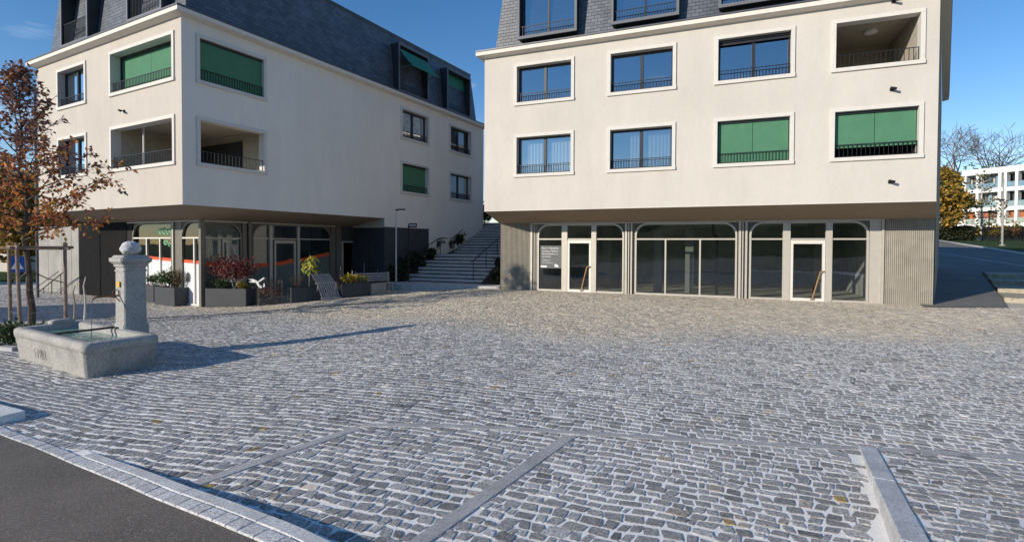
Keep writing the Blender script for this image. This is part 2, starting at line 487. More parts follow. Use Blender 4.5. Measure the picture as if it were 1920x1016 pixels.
# road edge curve (plan), catmull-rom
def catmull(P, n=10):
    P = [np.array(p, float) for p in P]; out = []
    for i in range(len(P) - 1):
        p0 = P[max(0, i - 1)]; p1 = P[i]; p2 = P[i + 1]; p3 = P[min(len(P) - 1, i + 2)]
        for k in range(n):
            t = k / n
            out.append(.5 * ((2 * p1) + (-p0 + p2) * t + (2 * p0 - 5 * p1 + 4 * p2 - p3) * t * t + (-p0 + 3 * p1 - 3 * p2 + p3) * t ** 3))
    out.append(P[-1]); return np.array(out)
EDGE = catmull([(-19, 9.6), (-13, 8.6), (-9, 7.4), (-5.711, 5.732), (-4.93, 5.33), (-4.14, 4.85), (-3.36, 4.35), (-2.7, 3.9), (-2.08, 3.51), (-1.57, 3.2), (-.5, 2.6), (1.4, 2.15), (4, 1.6), (9, 1.0), (16, .7)], 10)
def offset(P, d):
    T = np.gradient(P, axis=0); T /= np.linalg.norm(T, axis=1)[:, None]
    Nn = np.stack([-T[:, 1], T[:, 0]], 1)
    return P + Nn * d

# ------------------------------------------------------------------ the ground
def grid_sheet(x0, x1, y0, y1, step, zf):
    xs = np.arange(x0, x1 + step / 2, step); ys = np.arange(y0, y1 + step / 2, step)
    X, Y = np.meshgrid(xs, ys); Z = zf(X, Y)
    mb = MB(); mb.v = list(map(tuple, np.stack([X, Y, Z], -1).reshape(-1, 3)))
    nx = len(xs)
    for j in range(len(ys) - 1):
        for i in range(nx - 1):
            mb.f.append([j * nx + i, j * nx + i + 1, (j + 1) * nx + i + 1, (j + 1) * nx + i]); mb.c.append(None)
    return mb

g = MB().poly([V3(-1500, -1500, -.75), V3(1500, -1500, -.75), V3(1500, 1500, -.75), V3(-1500, 1500, -.75)])
tag(g.build('ground', M['grass']), kind='structure')
tag(grid_sheet(-34, 20, 0, 32, .5, lambda X, Y: gzv(X, Y) - .003).build('plaza_bed', M['joint'], smooth=True), kind='structure')

# --- cobbles: every stone is cut individually, laid in rows parallel to the right-hand house
rng = np.random.default_rng(7)
STRIPS = [((-1.62, 5.56), (-2.66, 4.24), .065), ((.60, 5.25), (-.85, 2.95), .062), ((-1.62, 5.56), (-.45, 5.5), .05), ((-.45, 5.5), (.73, 5.33), .05),
          ((.73, 5.33), (2.03, 5.11), .05), ((2.03, 5.11), (3.38, 4.95), .05), ((3.38, 4.95), (4.9, 4.72), .05), ((4.9, 4.72), (8, 4.3), .05)]
def seg_dist(x, y, a, b):
    ax, ay = a; bx, by = b; dx, dy = bx - ax, by - ay
    t = np.clip(((x - ax) * dx + (y - ay) * dy) / (dx * dx + dy * dy), 0, 1)
    return np.hypot(x - ax - t * dx, y - ay - t * dy)
pu, pq = [], []
cen = []; half = []
y = 1.5
q = 0.0
while q < 36:
    rw = rng.uniform(.085, .135)
    n = 620
    ln = rng.uniform(.075, .18, n) * rng.choice([1, 1, 1, .65], n)
    e = np.cumsum(ln); e = e - e[-1] / 2
    c = e - ln / 2
    cen.append(np.stack([c, q + rw / 2 + rng.normal(0, .006, n)], 1)); half.append(np.stack([ln / 2, rw / 2 * rng.uniform(.84, 1.08, n)], 1))
    q += rw
cen = np.concatenate(cen); half = np.concatenate(half)
# warp the courses a little so that no row is dead straight
def warp(p):
    a, b = p[..., 0], p[..., 1]
    return np.stack([a + .05 * np.sin(b * 1.7 + .6 * np.sin(a * .5)), b + .05 * np.sin(a * .45 + 1.3 * np.sin(b * .33)) + .016 * np.sin(a * 3.3 + b * 2.1) + .010 * np.sin(a * 8.7 + b * 5)], -1)
ORIG = np.array([-2.0, 1.5])
ex2 = ea[:2]; ey2 = -na[:2]
def toworld(p): return ORIG + p[..., :1] * ex2 + p[..., 1:2] * ey2
wc = toworld(warp(cen))
x, y = wc[:, 0], wc[:, 1]
ok = (y > 1.2) & (y < 31) & (x > -(1.15 * y + 5)) & (x < 1.15 * y + 6) & (x > -34) & (x < 19)
def line_side(p, a, b): return (p[:, 0] - a[0]) * (b[1] - a[1]) - (p[:, 1] - a[1]) * (b[0] - a[0])
ED = np.full(len(x), 9.0)
for i_ in range(len(EDGE) - 1): ED = np.minimum(ED, seg_dist(x, y, EDGE[i_], EDGE[i_ + 1]))
ok &= (y > np.interp(x, EDGE[:, 0], EDGE[:, 1])) & (ED > np.where(x < -4.4, .125, .235))
sF = (wc - B0[:2]) @ ea[:2]; dF = (wc - B0[:2]) @ na[:2]
ok &= ~((sF > -6.2) & (dF < .05) & (sF < 15.6)) | ((sF < -.02) & (dF > -.45) & (sF > -7))
ok &= ~((x > 13.5) & (y > 16.5))
sL = (wc - L0[:2]) @ eb[:2]; dL = (wc - L0[:2]) @ nb[:2]
ok &= ~((sL < .0) & (dL < .03))
for a, b, w in STRIPS: ok &= seg_dist(x, y, a, b) > w - .042
ok &= seg_dist(x, y, WK0, WK1) > .0 
dk = (WK1 - WK0) / np.linalg.norm(WK1 - WK0)
ksd = (x - WK0[0]) * dk[1] - (y - WK0[1]) * dk[0]; kal = (x - WK0[0]) * dk[0] + (y - WK0[1]) * dk[1]
ok &= ~((ksd > -.035) & (ksd < .13) & (kal < 1.84))
cen, half, wc = cen[ok], half[ok], wc[ok]
N = len(cen)
# eight-cornered outline with rounded, irregular corners
tmpl = np.array([(-1, -.74), (-.84, -1), (.84, -1), (1, -.74), (1, .74), (.84, 1), (-.84, 1), (-1, .74)], float)
P = np.repeat(tmpl[None], N, 0) * (1 + rng.uniform(-.17, .07, (N, 8, 2)))
gap = rng.uniform(.004, .012, (N, 1, 2))
skew = rng.uniform(-.35, .35, (N, 1, 1))
loc = P * (half[:, None] - gap)
loc[..., 0:1] += skew * loc[..., 1:2]
top = toworld(warp(cen[:, None] + loc * .985))
bot = toworld(warp(cen[:, None] + loc * 1.0))
kside = (ksd[ok] > 0)[:, None]
def zt(p): return gzv(p[..., 0], p[..., 1]) + np.where(kside, raisedv(p[..., 0], p[..., 1]), 0)
tilt = rng.uniform(-.002, .002, (N, 1)) + rng.normal(0, .0015, (N, 8))
zT = zt(top) + .003 + tilt
zB = zt(bot) - .012
Vt = np.concatenate([np.concatenate([top, zT[..., None]], -1), np.concatenate([bot, zB[..., None]], -1)], 1)   # N,16,3
me = bpy.data.meshes.new('plaza_cobbles')
me.vertices.add(N * 16); me.vertices.foreach_set('co', Vt.astype(np.float32).ravel())
base = (np.arange(N) * 16)[:, None]
tops = base + np.arange(8)[None]
i8 = np.arange(8); j8 = (i8 + 1) % 8
sides = (base[:, :, None] + np.stack([i8 + 8, j8 + 8, j8, i8], -1)[None].reshape(1, 8, 4))
loops = np.concatenate([np.concatenate([tops, sides.reshape(N, 32)], 1).ravel()])
me.loops.add(len(loops)); me.loops.foreach_set('vertex_index', loops.astype(np.int32))
tot = np.tile(np.array([8] + [4] * 8), N); st = np.concatenate([[0], np.cumsum(tot)[:-1]])
me.polygons.add(len(tot)); me.polygons.foreach_set('loop_start', st.astype(np.int32)); me.polygons.foreach_set('loop_total', tot.astype(np.int32))
me.polygons.foreach_set('use_smooth', np.zeros(len(tot), bool))
me.update(calc_edges=True); me.validate()
wx, wy = wc[:, 0], wc[:, 1]
v = np.clip(rng.normal(.34, .07, N), .17, .55)
v = v * np.where(rng.random(N) < .03, 1.35, 1)
cool = np.stack([v * 1.03, v * 1.0, v * .965], 1)
vw = np.clip(rng.normal(.45, .08, N), .22, .66)
warm = np.stack([vw * 1.1, vw * .98, vw * .79], 1)
bd = wy + .9 * np.sin(wx * .9) * .5 + .6 * np.minimum(wx, 1.0) - .6 + rng.normal(0, .25, N)
f = np.clip((bd - 10.0) / 2.2, 0, 1)[:, None]
colr = cool * (1 - f) + warm * f
odd = rng.random(N)
och = np.array([.36, .25, .1]) * rng.uniform(.7, 1.2, (N, 1)); colr = np.where((odd < .004)[:, None], och, colr)
colr = np.where(((odd > .004) & (odd < .03))[:, None], colr * np.array([1.15, 1.05, .92]), colr)
at = me.attributes.new('Col', 'FLOAT_COLOR', 'FACE')
cc = np.ones((N, 9, 4), np.float32); cc[:, :, :3] = colr[:, None]
at.data.foreach_set('color', cc.ravel())
me.materials.append(M['setts'])
ob = bpy.data.objects.new('plaza_cobbles', me); COL.objects.link(ob); tag(ob, kind='structure')

# flush granite strips
for a, b, w in STRIPS[:]:
    pass
def strip(path, w, name, mat, h=.007, zfun=None):
    P = np.array(path, float); A = offset(P, w / 2); Bp = offset(P, -w / 2); mb = MB()
    zf = zfun or (lambda x, y: gz(x, y) + float(raisedv(np.array(x), np.array(y))))
    L = []
    for i in range(len(P)):
        za, zb = zf(*A[i]), zf(*Bp[i])
        L.append([V3(*Bp[i], zb - .05), V3(*A[i], za - .05), V3(*A[i], za + h), V3(*Bp[i], zb + h)])
    mb.loft(L)
    return tag(mb.build(name, M[mat], bevel=.004), kind='structure')
arc = catmull([(-1.62, 5.56), (-.45, 5.5), (.73, 5.33), (2.03, 5.11), (3.38, 4.95)], 6)
strip(arc, .1, 'granite_strip', 'granite_dark', zfun=gz)
strip(catmull([(3.40, 4.95), (4.9, 4.72), (8, 4.3)], 6), .11, 'granite_strip', 'granite_dark', zfun=gz)
strip(catmull([(-1.64, 5.48), (-2.66, 4.26)], 6), .13, 'granite_strip', 'granite_dark', h=.008, zfun=gz)
strip(catmull([(.60, 5.25), (-.85, 2.95)], 6), .125, 'granite_strip', 'granite_dark', h=.008, zfun=gz)
# thin dark strip across the square
strip(catmull([(-12.2, 15.6), (-9.07, 16.88), (-6.06, 18.34), (-4.2, 19.2)], 6), .055, 'dark_strip', 'black', h=.02, zfun=gz)

# street: asphalt, row of setts, low granite kerb
def kh(x): return .095 * sst((x + 4.6) / 3.2)
O0 = EDGE; O1 = offset(EDGE, .004); O2 = offset(EDGE, .112); O3 = offset(EDGE, .128); O4 = offset(EDGE, .225)
mb = MB()
far = [(p[0], -60.0) for p in EDGE]
for i in range(len(EDGE) - 1):
    a, b = EDGE[i], EDGE[i + 1]
    za, zb = gz(*a) + kh(a[0]) * .9 + .006, gz(*b) + kh(b[0]) * .9 + .006
    for k, (y0, y1) in enumerate(((0, 1.5), (1.5, 4), (4, 70))):
        mb.poly([V3(a[0], a[1] - y0, za), V3(b[0], b[1] - y0, zb), V3(b[0], b[1] - y1, zb), V3(a[0], a[1] - y1, za)])
tag(mb.build('road', M['asphalt'], smooth=False), kind='structure')
mb = MB(); r2 = random.Random(3)
cum = np.concatenate([[0], np.cumsum(np.linalg.norm(np.diff(EDGE, axis=0), axis=1))])
def at_len(P, s): return np.array([np.interp(s, cum, P[:, 0]), np.interp(s, cum, P[:, 1])])
s = 0
while s < cum[-1] - .3:
    L = r2.uniform(.14, .21); g_ = .005
    a0, a1 = at_len(O1, s + g_), at_len(O1, s + L - g_); b0, b1 = at_len(O2, s + g_), at_len(O2, s + L - g_)
    jit = r2.uniform(-.012, .008)
    e0 = np.array([r2.uniform(-.015, .012), r2.uniform(-.015, .012)])
    a0 = a0 + (a0 - b0) * e0[0]; a1 = a1 + (a1 - b1) * e0[1]
    lo = []; hi = []
    for pnt in (a0, a1, b1, b0):
        z = gz(*pnt) + kh(pnt[0]) * .97
        lo.append(V3(*pnt, z - .06)); hi.append(V3(*pnt, z + .016 + jit * .25))
    g2 = r2.uniform(.85, 1.1)
    mb.loft([lo, hi], col=(.6 * g2, .59 * g2, .58 * g2)); s += L
tag(mb.build('kerb_setts', M['setts'], bevel=.006), kind='structure')
mb = MB()
OM = np.where((EDGE[:, :1] < -4.5), offset(EDGE, .118), O4)
for i in range(len(EDGE) - 1):
    a, b, c, d = O0[i], O0[i + 1], OM[i + 1], OM[i]
    mb.poly([V3(*p, gz(*p) + kh(p[0]) * .97 + .004) for p in (a, b, c, d)])
tag(mb.build('kerb_mortar', M['joint']), kind='structure')
# kerb stones
mb = MB(); i0 = int(np.argmin(abs(EDGE[:, 0] + 4.3))); s = cum[i0]
while s < cum[-1] - 1.1:
    L = 1.0; lo = []; K = 5
    for k in range(K + 1):
        u = s + .003 + (L - .006) * k / K
        a, b = at_len(O3, u), at_len(O4, u)
        za = gz(*a) + kh(a[0]) + .014
        lo.append([V3(*a, za - .25), V3(*b, za - .25), V3(*b, za), V3(*a, za)])
    mb.loft(lo); s += L
tag(mb.build('kerb', M['granite_grey'], bevel=.005), kind='structure')
# raised kerb wedge on the right and the bed of the raised corner
mb = MB()
dk3 = WK1 - WK0; Lk = np.linalg.norm(dk3); dk3 = dk3 / Lk; nk = np.array([dk3[1], -dk3[0]])
def wk(t, o): return WK0 + dk3 * t + nk * o
for t0, t1 in ((-1.6, -.4), (-.394, .82), (.826, Lk + .02)):
    lo = []
    for t_ in (t0, t1):
        a, b = wk(t_, 0), wk(t_, .15)
        h = max(.012, .088 * (Lk - t_) + .01)
        lo.append([V3(*a, -.1), V3(*b, -.1), V3(*b, h), V3(*a, h)])
    mb.loft(lo)
tag(mb.build('kerb', M['granite_grey'], bevel=.006), kind='structure')
mb = MB(); xs = np.linspace(0, 1, 14)
rows = []
for j in range(9):
    tt = 1.72 - j * .42
    l = wk(tt, .1); rowp = []
    for i in range(22):
        p = l + np.array([math.cos(-.17), math.sin(-.17)]) * i * .4
        rowp.append(V3(p[0], p[1], gz(*p) + float(raisedv(p[0], p[1])) - .004))
    rows.append(rowp)
for j in range(8):
    for i in range(21): mb.poly([rows[j][i], rows[j][i + 1], rows[j + 1][i + 1], rows[j + 1][i]])
tag(mb.build('raised_bed', M['joint']), kind='structure')

# side street climbing behind the right-hand house
def rz(x, y): return max(.012, .06 * (y - 16.5) + .012)
def fan_sheet(poly, zf, name, mat, step=3):
    bm = bmesh.new(); vs = [bm.verts.new((p[0], p[1], 0)) for p in poly]; bm.faces.new(vs)
    bmesh.ops.triangulate(bm, faces=bm.faces[:])
    bmesh.ops.subdivide_edges(bm, edges=bm.edges[:], cuts=6, use_grid_fill=True)
    for v_ in bm.verts: v_.co.z = zf(v_.co.x, v_.co.y)
    me_ = bpy.data.meshes.new(name); bm.to_mesh(me_); bm.free(); me_.materials.append(M[mat])
    o_ = bpy.data.objects.new(name, me_); COL.objects.link(o_); return tag(o_, kind='structure')
fan_sheet([(13.2, 16.55), (15.9, 16.5), (24.4, 26.8), (60, 22), (60, 33), (39.1, 39.5), (49.5, 60.2), (58, 78), (46, 78), (22, 31)], rz, 'side_street', 'asphalt2')
mb = MB(); P = catmull([(38, 51), (33.5, 40.5), (30, 30.2), (27.5, 22)], 8); A, Bq = offset(P, .09), offset(P, -.09)
for i in range(len(P) - 1): mb.poly([V3(*q_, rz(*q_) + .006) for q_ in (A[i], A[i + 1], Bq[i + 1], Bq[i])])
tag(mb.build('road_edging', M['granite_grey']), kind='structure')
mb = MB(); P = catmull([(60, 80), (49.5, 60.2), (39.1, 39.5), (36, 35)], 8); A, Bq = offset(P, .0), offset(P, .22)
lo = [[V3(*A[i], rz(*A[i]) - .1), V3(*Bq[i], rz(*Bq[i]) - .1), V3(*Bq[i], rz(*Bq[i]) + .1), V3(*A[i], rz(*A[i]) + .1)] for i in range(len(P))]
mb.loft(lo); tag(mb.build('road_kerb', M['granite_grey']), kind='structure')
def bank(x, y): return min(.06 * (min(y, 66) - 16.5), 2.95) + .05
fan_sheet([(39.2, 39.0), (60, 20), (200, 20), (260, 240), (70, 240), (49.4, 60.4)], bank, 'grass_bank', 'grass')
# cobbled sitting steps right of the side street
CS = Fr((15.95, 16.5, 0), (8.5 / 13.36, 10.3 / 13.36, 0), (10.3 / 13.36, -8.5 / 13.36, 0))
for k, (s0, z) in enumerate(((2.2, .17), (4.9, .33), (7.6, .49), (10.3, .66))):
    mb = MB(); s1 = 13.3
    mb.prism(CS, [(s0, -.1), (s0, z), (s1 + .004 * k, z), (s1 + .004 * k, -.1)], .02 + .9 * (k % 2) * .0, 16)
    o = mb.build('terrace_step', None)
    o.data.materials.clear(); M.setdefault('terrace', None)
    if M['terrace'] is None:
        t = NT('terrace_cobble'); g = t.geo(); vo = t.n('TexVoronoi'); vo.inputs['Scale'].default_value = 5.5; t.l(g, vo.inputs['Vector'])
        ve = t.n('TexVoronoi'); ve.feature = 'DISTANCE_TO_EDGE'; ve.inputs['Scale'].default_value = 5.5; t.l(g, ve.inputs['Vector'])
        hv = t.n('RGBToBW'); t.l(vo.outputs['Color'], hv.inputs[0]); c = t.mix(.5, t.ramp(t.noise(g, 1, 4), [(.3, (.3, .26, .19)), (.7, (.42, .37, .28))]), hv.outputs[0], 'SOFT_LIGHT')
        c = t.mix(t.ramp(ve.outputs['Distance'], [(.0, (.6,) * 3), (.09, (0,) * 3)]), c, (.48, .44, .36))
        M['terrace'] = t.done(t.bsdf(c, .85, .2, 0, ve.outputs['Distance'], .6, .03))
    o.data.materials.append(M['terrace']); tag(o, kind='structure')

# hills behind the viewer (they show in the shop glass) and beyond the houses
def hill(name, x0, x1, y0, y1, hgt, seed):
    r_ = np.random.default_rng(seed); ph = r_.uniform(0, 6, 6)
    def zf(X, Y):
        u = (X - x0) / (x1 - x0); v_ = (Y - y0) / (y1 - y0)
        return -.8 + hgt * np.sin(PI * np.clip(u, 0, 1)) ** .5 * np.sin(PI * np.clip(v_, 0, 1)) * (1 + .12 * np.sin(X * .09 + ph[0]) + .07 * np.sin(X * .23 + ph[1]) + .05 * np.sin(Y * .3 + ph[2]))
    return tag(grid_sheet(x0, x1, y0, y1, 4, zf).build(name, M['grass'], smooth=True), kind='structure')
hill('hills', -180, 160, -190, -70, 17, 1)
# ------------------------------------------------------------------ building kit
def wall_holes(mb, fr, s0, s1, z0, z1, holes, d=0):
    S = sorted({s0, s1, *[h[0] for h in holes], *[h[1] for h in holes]}); Z = sorted({z0, z1, *[h[2] for h in holes], *[h[3] for h in holes]})
    for i in range(len(S) - 1):
        for j in range(len(Z) - 1):
            a, b, c, e = S[i], S[i + 1], Z[j], Z[j + 1]
            if any(h[0] - 1e-6 <= a and b <= h[1] + 1e-6 and h[2] - 1e-6 <= c and e <= h[3] + 1e-6 for h in holes): continue
            mb.poly([fr.p(a, d, c), fr.p(b, d, c), fr.p(b, d, e), fr.p(a, d, e)])
    return mb

def room_box(fr, s0, s1, z0, z1, d0, d1):
    mb = MB(); P = lambda s, d, z: fr.p(s, d, z)
    mb.poly([P(s0, d1, z0), P(s1, d1, z0), P(s1, d1, z1), P(s0, d1, z1)])
    for s in (s0, s1): mb.poly([P(s, d0, z0), P(s, d1, z0), P(s, d1, z1), P(s, d0, z1)])
    for z in (z0, z1): mb.poly([P(s0, d0, z), P(s1, d0, z), P(s1, d1, z), P(s0, d1, z)])
    return mb

def curtain_mb(fr, s0, s1, z0, z1, d, amp=.035, wave=.13, seed=0):
    r_ = random.Random(seed); mb = MB(); n = max(8, int((s1 - s0) / .02)); ph = r_.random() * 6
    a = [s0 + (s1 - s0) * i / n for i in range(n + 1)]
    off = [amp * math.sin(2 * PI * x_ / wave + ph + 1.2 * math.sin(x_ * 5 + ph)) for x_ in a]
    for i in range(n):
        mb.poly([fr.p(a[i], d + off[i], z0), fr.p(a[i + 1], d + off[i + 1], z0), fr.p(a[i + 1], d + off[i + 1] * .6, z1), fr.p(a[i], d + off[i] * .6, z1)])
    return mb

def railing_mb(fr, s0, s1, z0, h, d, gap=.1, r=.008):
    mb = MB()
    mb.box(fr, s0, s1, d - .012, d + .012, z0 + h - .02, z0 + h)
    mb.box(fr, s0, s1, d - .01, d + .01, z0 + .03, z0 + .045)
    n = max(2, int(round((s1 - s0) / gap)))
    for i in range(n + 1):
        s = s0 + .01 + (s1 - s0 - .02) * i / n
        mb.box(fr, s - r, s + r, d - r, d + r, z0, z0 + h - .02)
    return mb

def window(fr, s0, s1, z0, z1, parent, glassm='glass_dim', curtains=(), blind=None, rail=.36, loggia=None, sash=True, seed=0, label=None, railgap=.1, trim='trim', band=.12):
    """stone surround > reveal, sash, pane, blind, curtain, railing, room"""
    mb = MB(); o = .045; rv = -.3
    a0, a1, b0, b1 = s0 + band, s1 - band, z0 + band, z1 - band
    mb.box(fr, s0, s1, rv, o, b1, z1); mb.box(fr, s0 - .012, s1 + .012, rv, o + .015, z0, b0)
    mb.box(fr, s0, a0, rv, o, b0, b1); mb.box(fr, a1, s1, rv, o, b0, b1)
    w = mb.build('window', M[trim], parent, bevel=.006)
    if label: w['label'] = label
    if loggia is None:
        if sash:
            mb = MB(); t_ = .065; d0, d1 = -.29, -.21; c = (a0 + a1) / 2
            mb.box(fr, a0, a1, d0, d1, b1 - t_, b1); mb.box(fr, a0, a1, d0, d1, b0, b0 + t_)
            mb.box(fr, a0, a0 + t_, d0, d1, b0 + t_, b1 - t_); mb.box(fr, a1 - t_, a1, d0, d1, b0 + t_, b1 - t_)
            if a1 - a0 > 1.3: mb.box(fr, c - .055, c + .055, d0, d1 + .01, b0 + t_, b1 - t_)
            mb.build('sash', M['sash'], w)
            MB().poly([fr.p(a0 + .02, -.25, b0 + .02), fr.p(a1 - .02, -.25, b0 + .02), fr.p(a1 - .02, -.25, b1 - .02), fr.p(a0 + .02, -.25, b1 - .02)]).build('pane', M[glassm], w)
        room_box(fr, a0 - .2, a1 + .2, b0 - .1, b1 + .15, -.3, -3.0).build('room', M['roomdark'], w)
        for k, (c0, c1) in enumerate(curtains):
            curtain_mb(fr, a0 + (a1 - a0) * c0, a0 + (a1 - a0) * c1, b0 + .02, b1 - .02, -.42, seed=seed + k).build('curtain', M['curtain'], w)
    else:
        lo = loggia
        if not lo.get('none'): room_box(fr, a0 - lo.get('l', .25), a1 + lo.get('r', .25), b0 - .12, b1 + .18, -.3, -lo.get('depth', 2.6)).build('loggia_room', M[lo.get('mat', 'loggia')], w)
        if lo.get('lamp'):
            s, d = lo['lamp']; mb = MB()
            loops = [[fr.p(s + r_ * math.cos(2 * PI * i / 20), d + r_ * math.sin(2 * PI * i / 20), z) for i in range(20)] for r_, z in ((.2, b1 + .17), (.2, b1 + .1), (.14, b1 + .075))]
            mb.loft(loops); mb.build('ceiling_lamp', M['white'], w)
    if blind:
        m_, f_, dd, split = blind          # material, fraction covered from the top, depth, split
        zb = b1 - (b1 - b0) * f_; mb = MB()
        parts_ = [(a0 + .03, (a0 + a1) / 2 - .006), ((a0 + a1) / 2 + .006, a1 - .03)] if split else [(a0 + .02, a1 - .02)]
        for c0, c1 in parts_:
            n = 10
            for i in range(n):
                x0_, x1_ = c0 + (c1 - c0) * i / n, c0 + (c1 - c0) * (i + 1) / n
                q0, q1 = .012 * math.sin(PI * i / n), .012 * math.sin(PI * (i + 1) / n)
                mb.poly([fr.p(x0_, dd + q0, zb), fr.p(x1_, dd + q1, zb), fr.p(x1_, dd, b1 - .06), fr.p(x0_, dd, b1 - .06)])
            mb.box(fr, c0, c1, dd - .012, dd + .02, zb - .03, zb)
        mb.build('blind', M[m_], w)
        MB().box(fr, a0 + .004, a1 - .004, dd - .07, dd + .05, b1 - .075, b1 - .004).build('blind_box', M['sash'], w)
    if rail: railing_mb(fr, a0 + .01, a1 - .01, b0, rail, -.07, railgap).build('railing', M['rail'], w)
    return w

def dormer(fr, s0, s1, z0, z1, parent, style, seed=0):
    """metal-clad box dormer standing out of the slate slope"""
    t_ = .06; df = -.03; db = -1.0; mb = MB()
    mb.box(fr, s0, s0 + t_, db, df, z0, z1); mb.box(fr, s1 - t_, s1, db, df, z0, z1)
    mb.box(fr, s0 + t_, s1 - t_, db, df, z1 - .1, z1); mb.box(fr, s0 + t_, s1 - t_, db, df - .002, z0, z0 + .08)
    w = mb.build('dormer', M['zincdark'], parent)
    mb = MB(); e = df + .012
    mb.box(fr, s0 - .02, s0 + t_ + .012, df - .03, e, z0 - .02, z1 + .02); mb.box(fr, s1 - t_ - .012, s1 + .02, df - .03, e, z0 - .02, z1 + .02)
    mb.box(fr, s0 + t_ + .012, s1 - t_ - .012, df - .03, e, z1 - .11, z1 + .02); mb.box(fr, s0 + t_ + .012, s1 - t_ - .012, df - .03, e, z0 - .02, z0 + .09)
    mb.build('dormer_edge', M['zinclight'], w)
    a0, a1, b0, b1 = s0 + t_, s1 - t_, z0 + .08, z1 - .1
    dw = -.32 if style == 'glazed' else -.75
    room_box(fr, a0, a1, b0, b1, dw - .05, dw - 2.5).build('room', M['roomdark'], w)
    mb = MB(); q = .06; c = (a0 + a1) / 2
    mb.box(fr, a0, a1, dw - .06, dw, b1 - q, b1); mb.box(fr, a0, a1, dw - .06, dw, b0, b0 + q)
    for x_ in (a0 + q / 2, c, a1 - q / 2): mb.box(fr, x_ - q / 2, x_ + q / 2, dw - .058, dw - .002, b0 + q, b1 - q)
    mb.build('sash', M['sash'], w)
    MB().poly([fr.p(a0, dw - .04, b0), fr.p(a1, dw - .04, b0), fr.p(a1, dw - .04, b1), fr.p(a0, dw - .04, b1)]).build('pane', M['glass_up' if style == 'glazed' else 'glass_dim'], w)
    railing_mb(fr, a0 + .01, a1 - .01, b0, .4 if style != 'deep' else .85, -.1, .1).build('railing', M['rail'], w)
    return w, (a0, a1, b0, b1)

def arch_contour(s0, s1, z0, zt, r, L, Rr, n=10):
    pts = [(s0, z0)]
    if L: pts += [(s0 + r - r * math.cos(PI / 2 * i / n), zt - r + r * math.sin(PI / 2 * i / n)) for i in range(n + 1)]
    else: pts += [(s0, zt)]
    if Rr: pts += [(s1 - r + r * math.sin(PI / 2 * i / n), zt - r + r * math.cos(PI / 2 * i / n)) for i in range(n + 1)]
    else: pts += [(s1, zt)]
    return pts + [(s1, z0)]

def shop_bay(fr, s0, s1, z0, zt, ztr, parent, bars=None, arch=(True, True), r=.46, mull=(), low=(), door=None, fm='frame', gm='glass_shop', label=None, w=.065):
    """arched shop window: frame > pane, spandrel ; door > handle, pane.  mull: full-height bars (s, half width); low: bars below the transom"""
    mb = MB(); d0, d1 = -.1, .02
    out = arch_contour(s0, s1, z0, zt, r, *arch); inn = arch_contour(s0 + w, s1 - w, z0, zt - w, r - w * .6, *arch)
    n = len(out)
    for i in range(n - 1):
        a, b, c, e = out[i], out[i + 1], inn[i + 1], inn[i]
        P = [fr.p(p_[0], d_, p_[1]) for d_ in (d0, d1) for p_ in (a, b, c, e)]
        mb.add(P, [(0, 1, 2, 3), (4, 5, 6, 7), (0, 1, 5, 4), (2, 3, 7, 6)])
    cont = mb; mb = MB() if bars else mb
    segs = []
    x_ = s0 + w
    stops = sorted([(m_[0] - m_[1], m_[0] + m_[1]) for m_ in mull])
    for a, b in stops:
        mb.box(fr, a, b, d0 + .004, d1 + .03, z0, zt - w + .012); segs.append((x_, a)); x_ = b
    segs.append((x_, s1 - w))
    for a, b in segs: mb.box(fr, a, b, d0 + .01, d1 - .005, ztr - .028, ztr + .028)
    for a, h_ in low: mb.box(fr, a - h_, a + h_, d0 + .012, d1 - .008, z0, ztr - .028)
    for a, b in segs:
        if door and abs((a + b) / 2 - (door[0] + door[1]) / 2) < .4: continue
        mb.box(fr, a, b, d0 + .008, d1 - .003, z0, z0 + .07)
    o = cont.build('shop_window', M[fm], parent)
    if bars: mb.build('glazing_bar', M[bars], o)
    if label: o['label'] = label
    MB().poly([fr.p(s_, -.05, z_) for s_, z_ in arch_contour(s0 + w / 2, s1 - w / 2, z0 + .01, zt - w / 2, r - w * .3, *arch)]).build('pane', M[gm], o)
    mb = MB(); nn = 10
    for k, on in enumerate(arch):
        if not on: continue
        arc_ = [(s0 + r - r * math.cos(PI / 2 * i / nn), zt - r + r * math.sin(PI / 2 * i / nn)) for i in range(nn + 1)]
        pts = [(s0 - .0, zt)] + arc_
        if k: pts = [(s0 + s1 - p_[0], p_[1]) for p_ in pts]
        c = pts[0]
        for i in range(1, len(pts) - 1):
            mb.poly([fr.p(c[0], -.03, c[1]), fr.p(pts[i][0], -.03, pts[i][1]), fr.p(pts[i + 1][0], -.03, pts[i + 1][1])])
    if mb.f: mb.build('spandrel', M['spandrel'], o)
    if door:
        a, b, zd = door[:3]; mb = MB(); q = .085
        mb.box(fr, a, a + q, -.07, .035, z0, zd); mb.box(fr, b - q, b, -.07, .035, z0, zd); mb.box(fr, a + q, b - q, -.07, .034, zd - .13, zd); mb.box(fr, a + q, b - q, -.07, .034, z0, z0 + .1)
        dd = mb.build('door', M['framewhite' if fm == 'frame' else 'frame'], parent)
        if len(door) > 3: dd['label'] = door[4]
        if len(door) > 3 and door[3]:
            hb = MB(); x1_, x0_ = b - .05, b - .05 - .34
            za, zb_ = 1.06, z0 + .06
            hb.path([fr.p(x1_ + .02, .04, za + .0), fr.p(x1_ - .02, .11, za + .01), fr.p(x1_ - .1, .12, za), fr.p(x0_, .12, zb_ + .03), fr.p(x0_ - .06, .05, zb_)], .022, 8)
            hb.build('handle', M['brass'], dd)
    return o

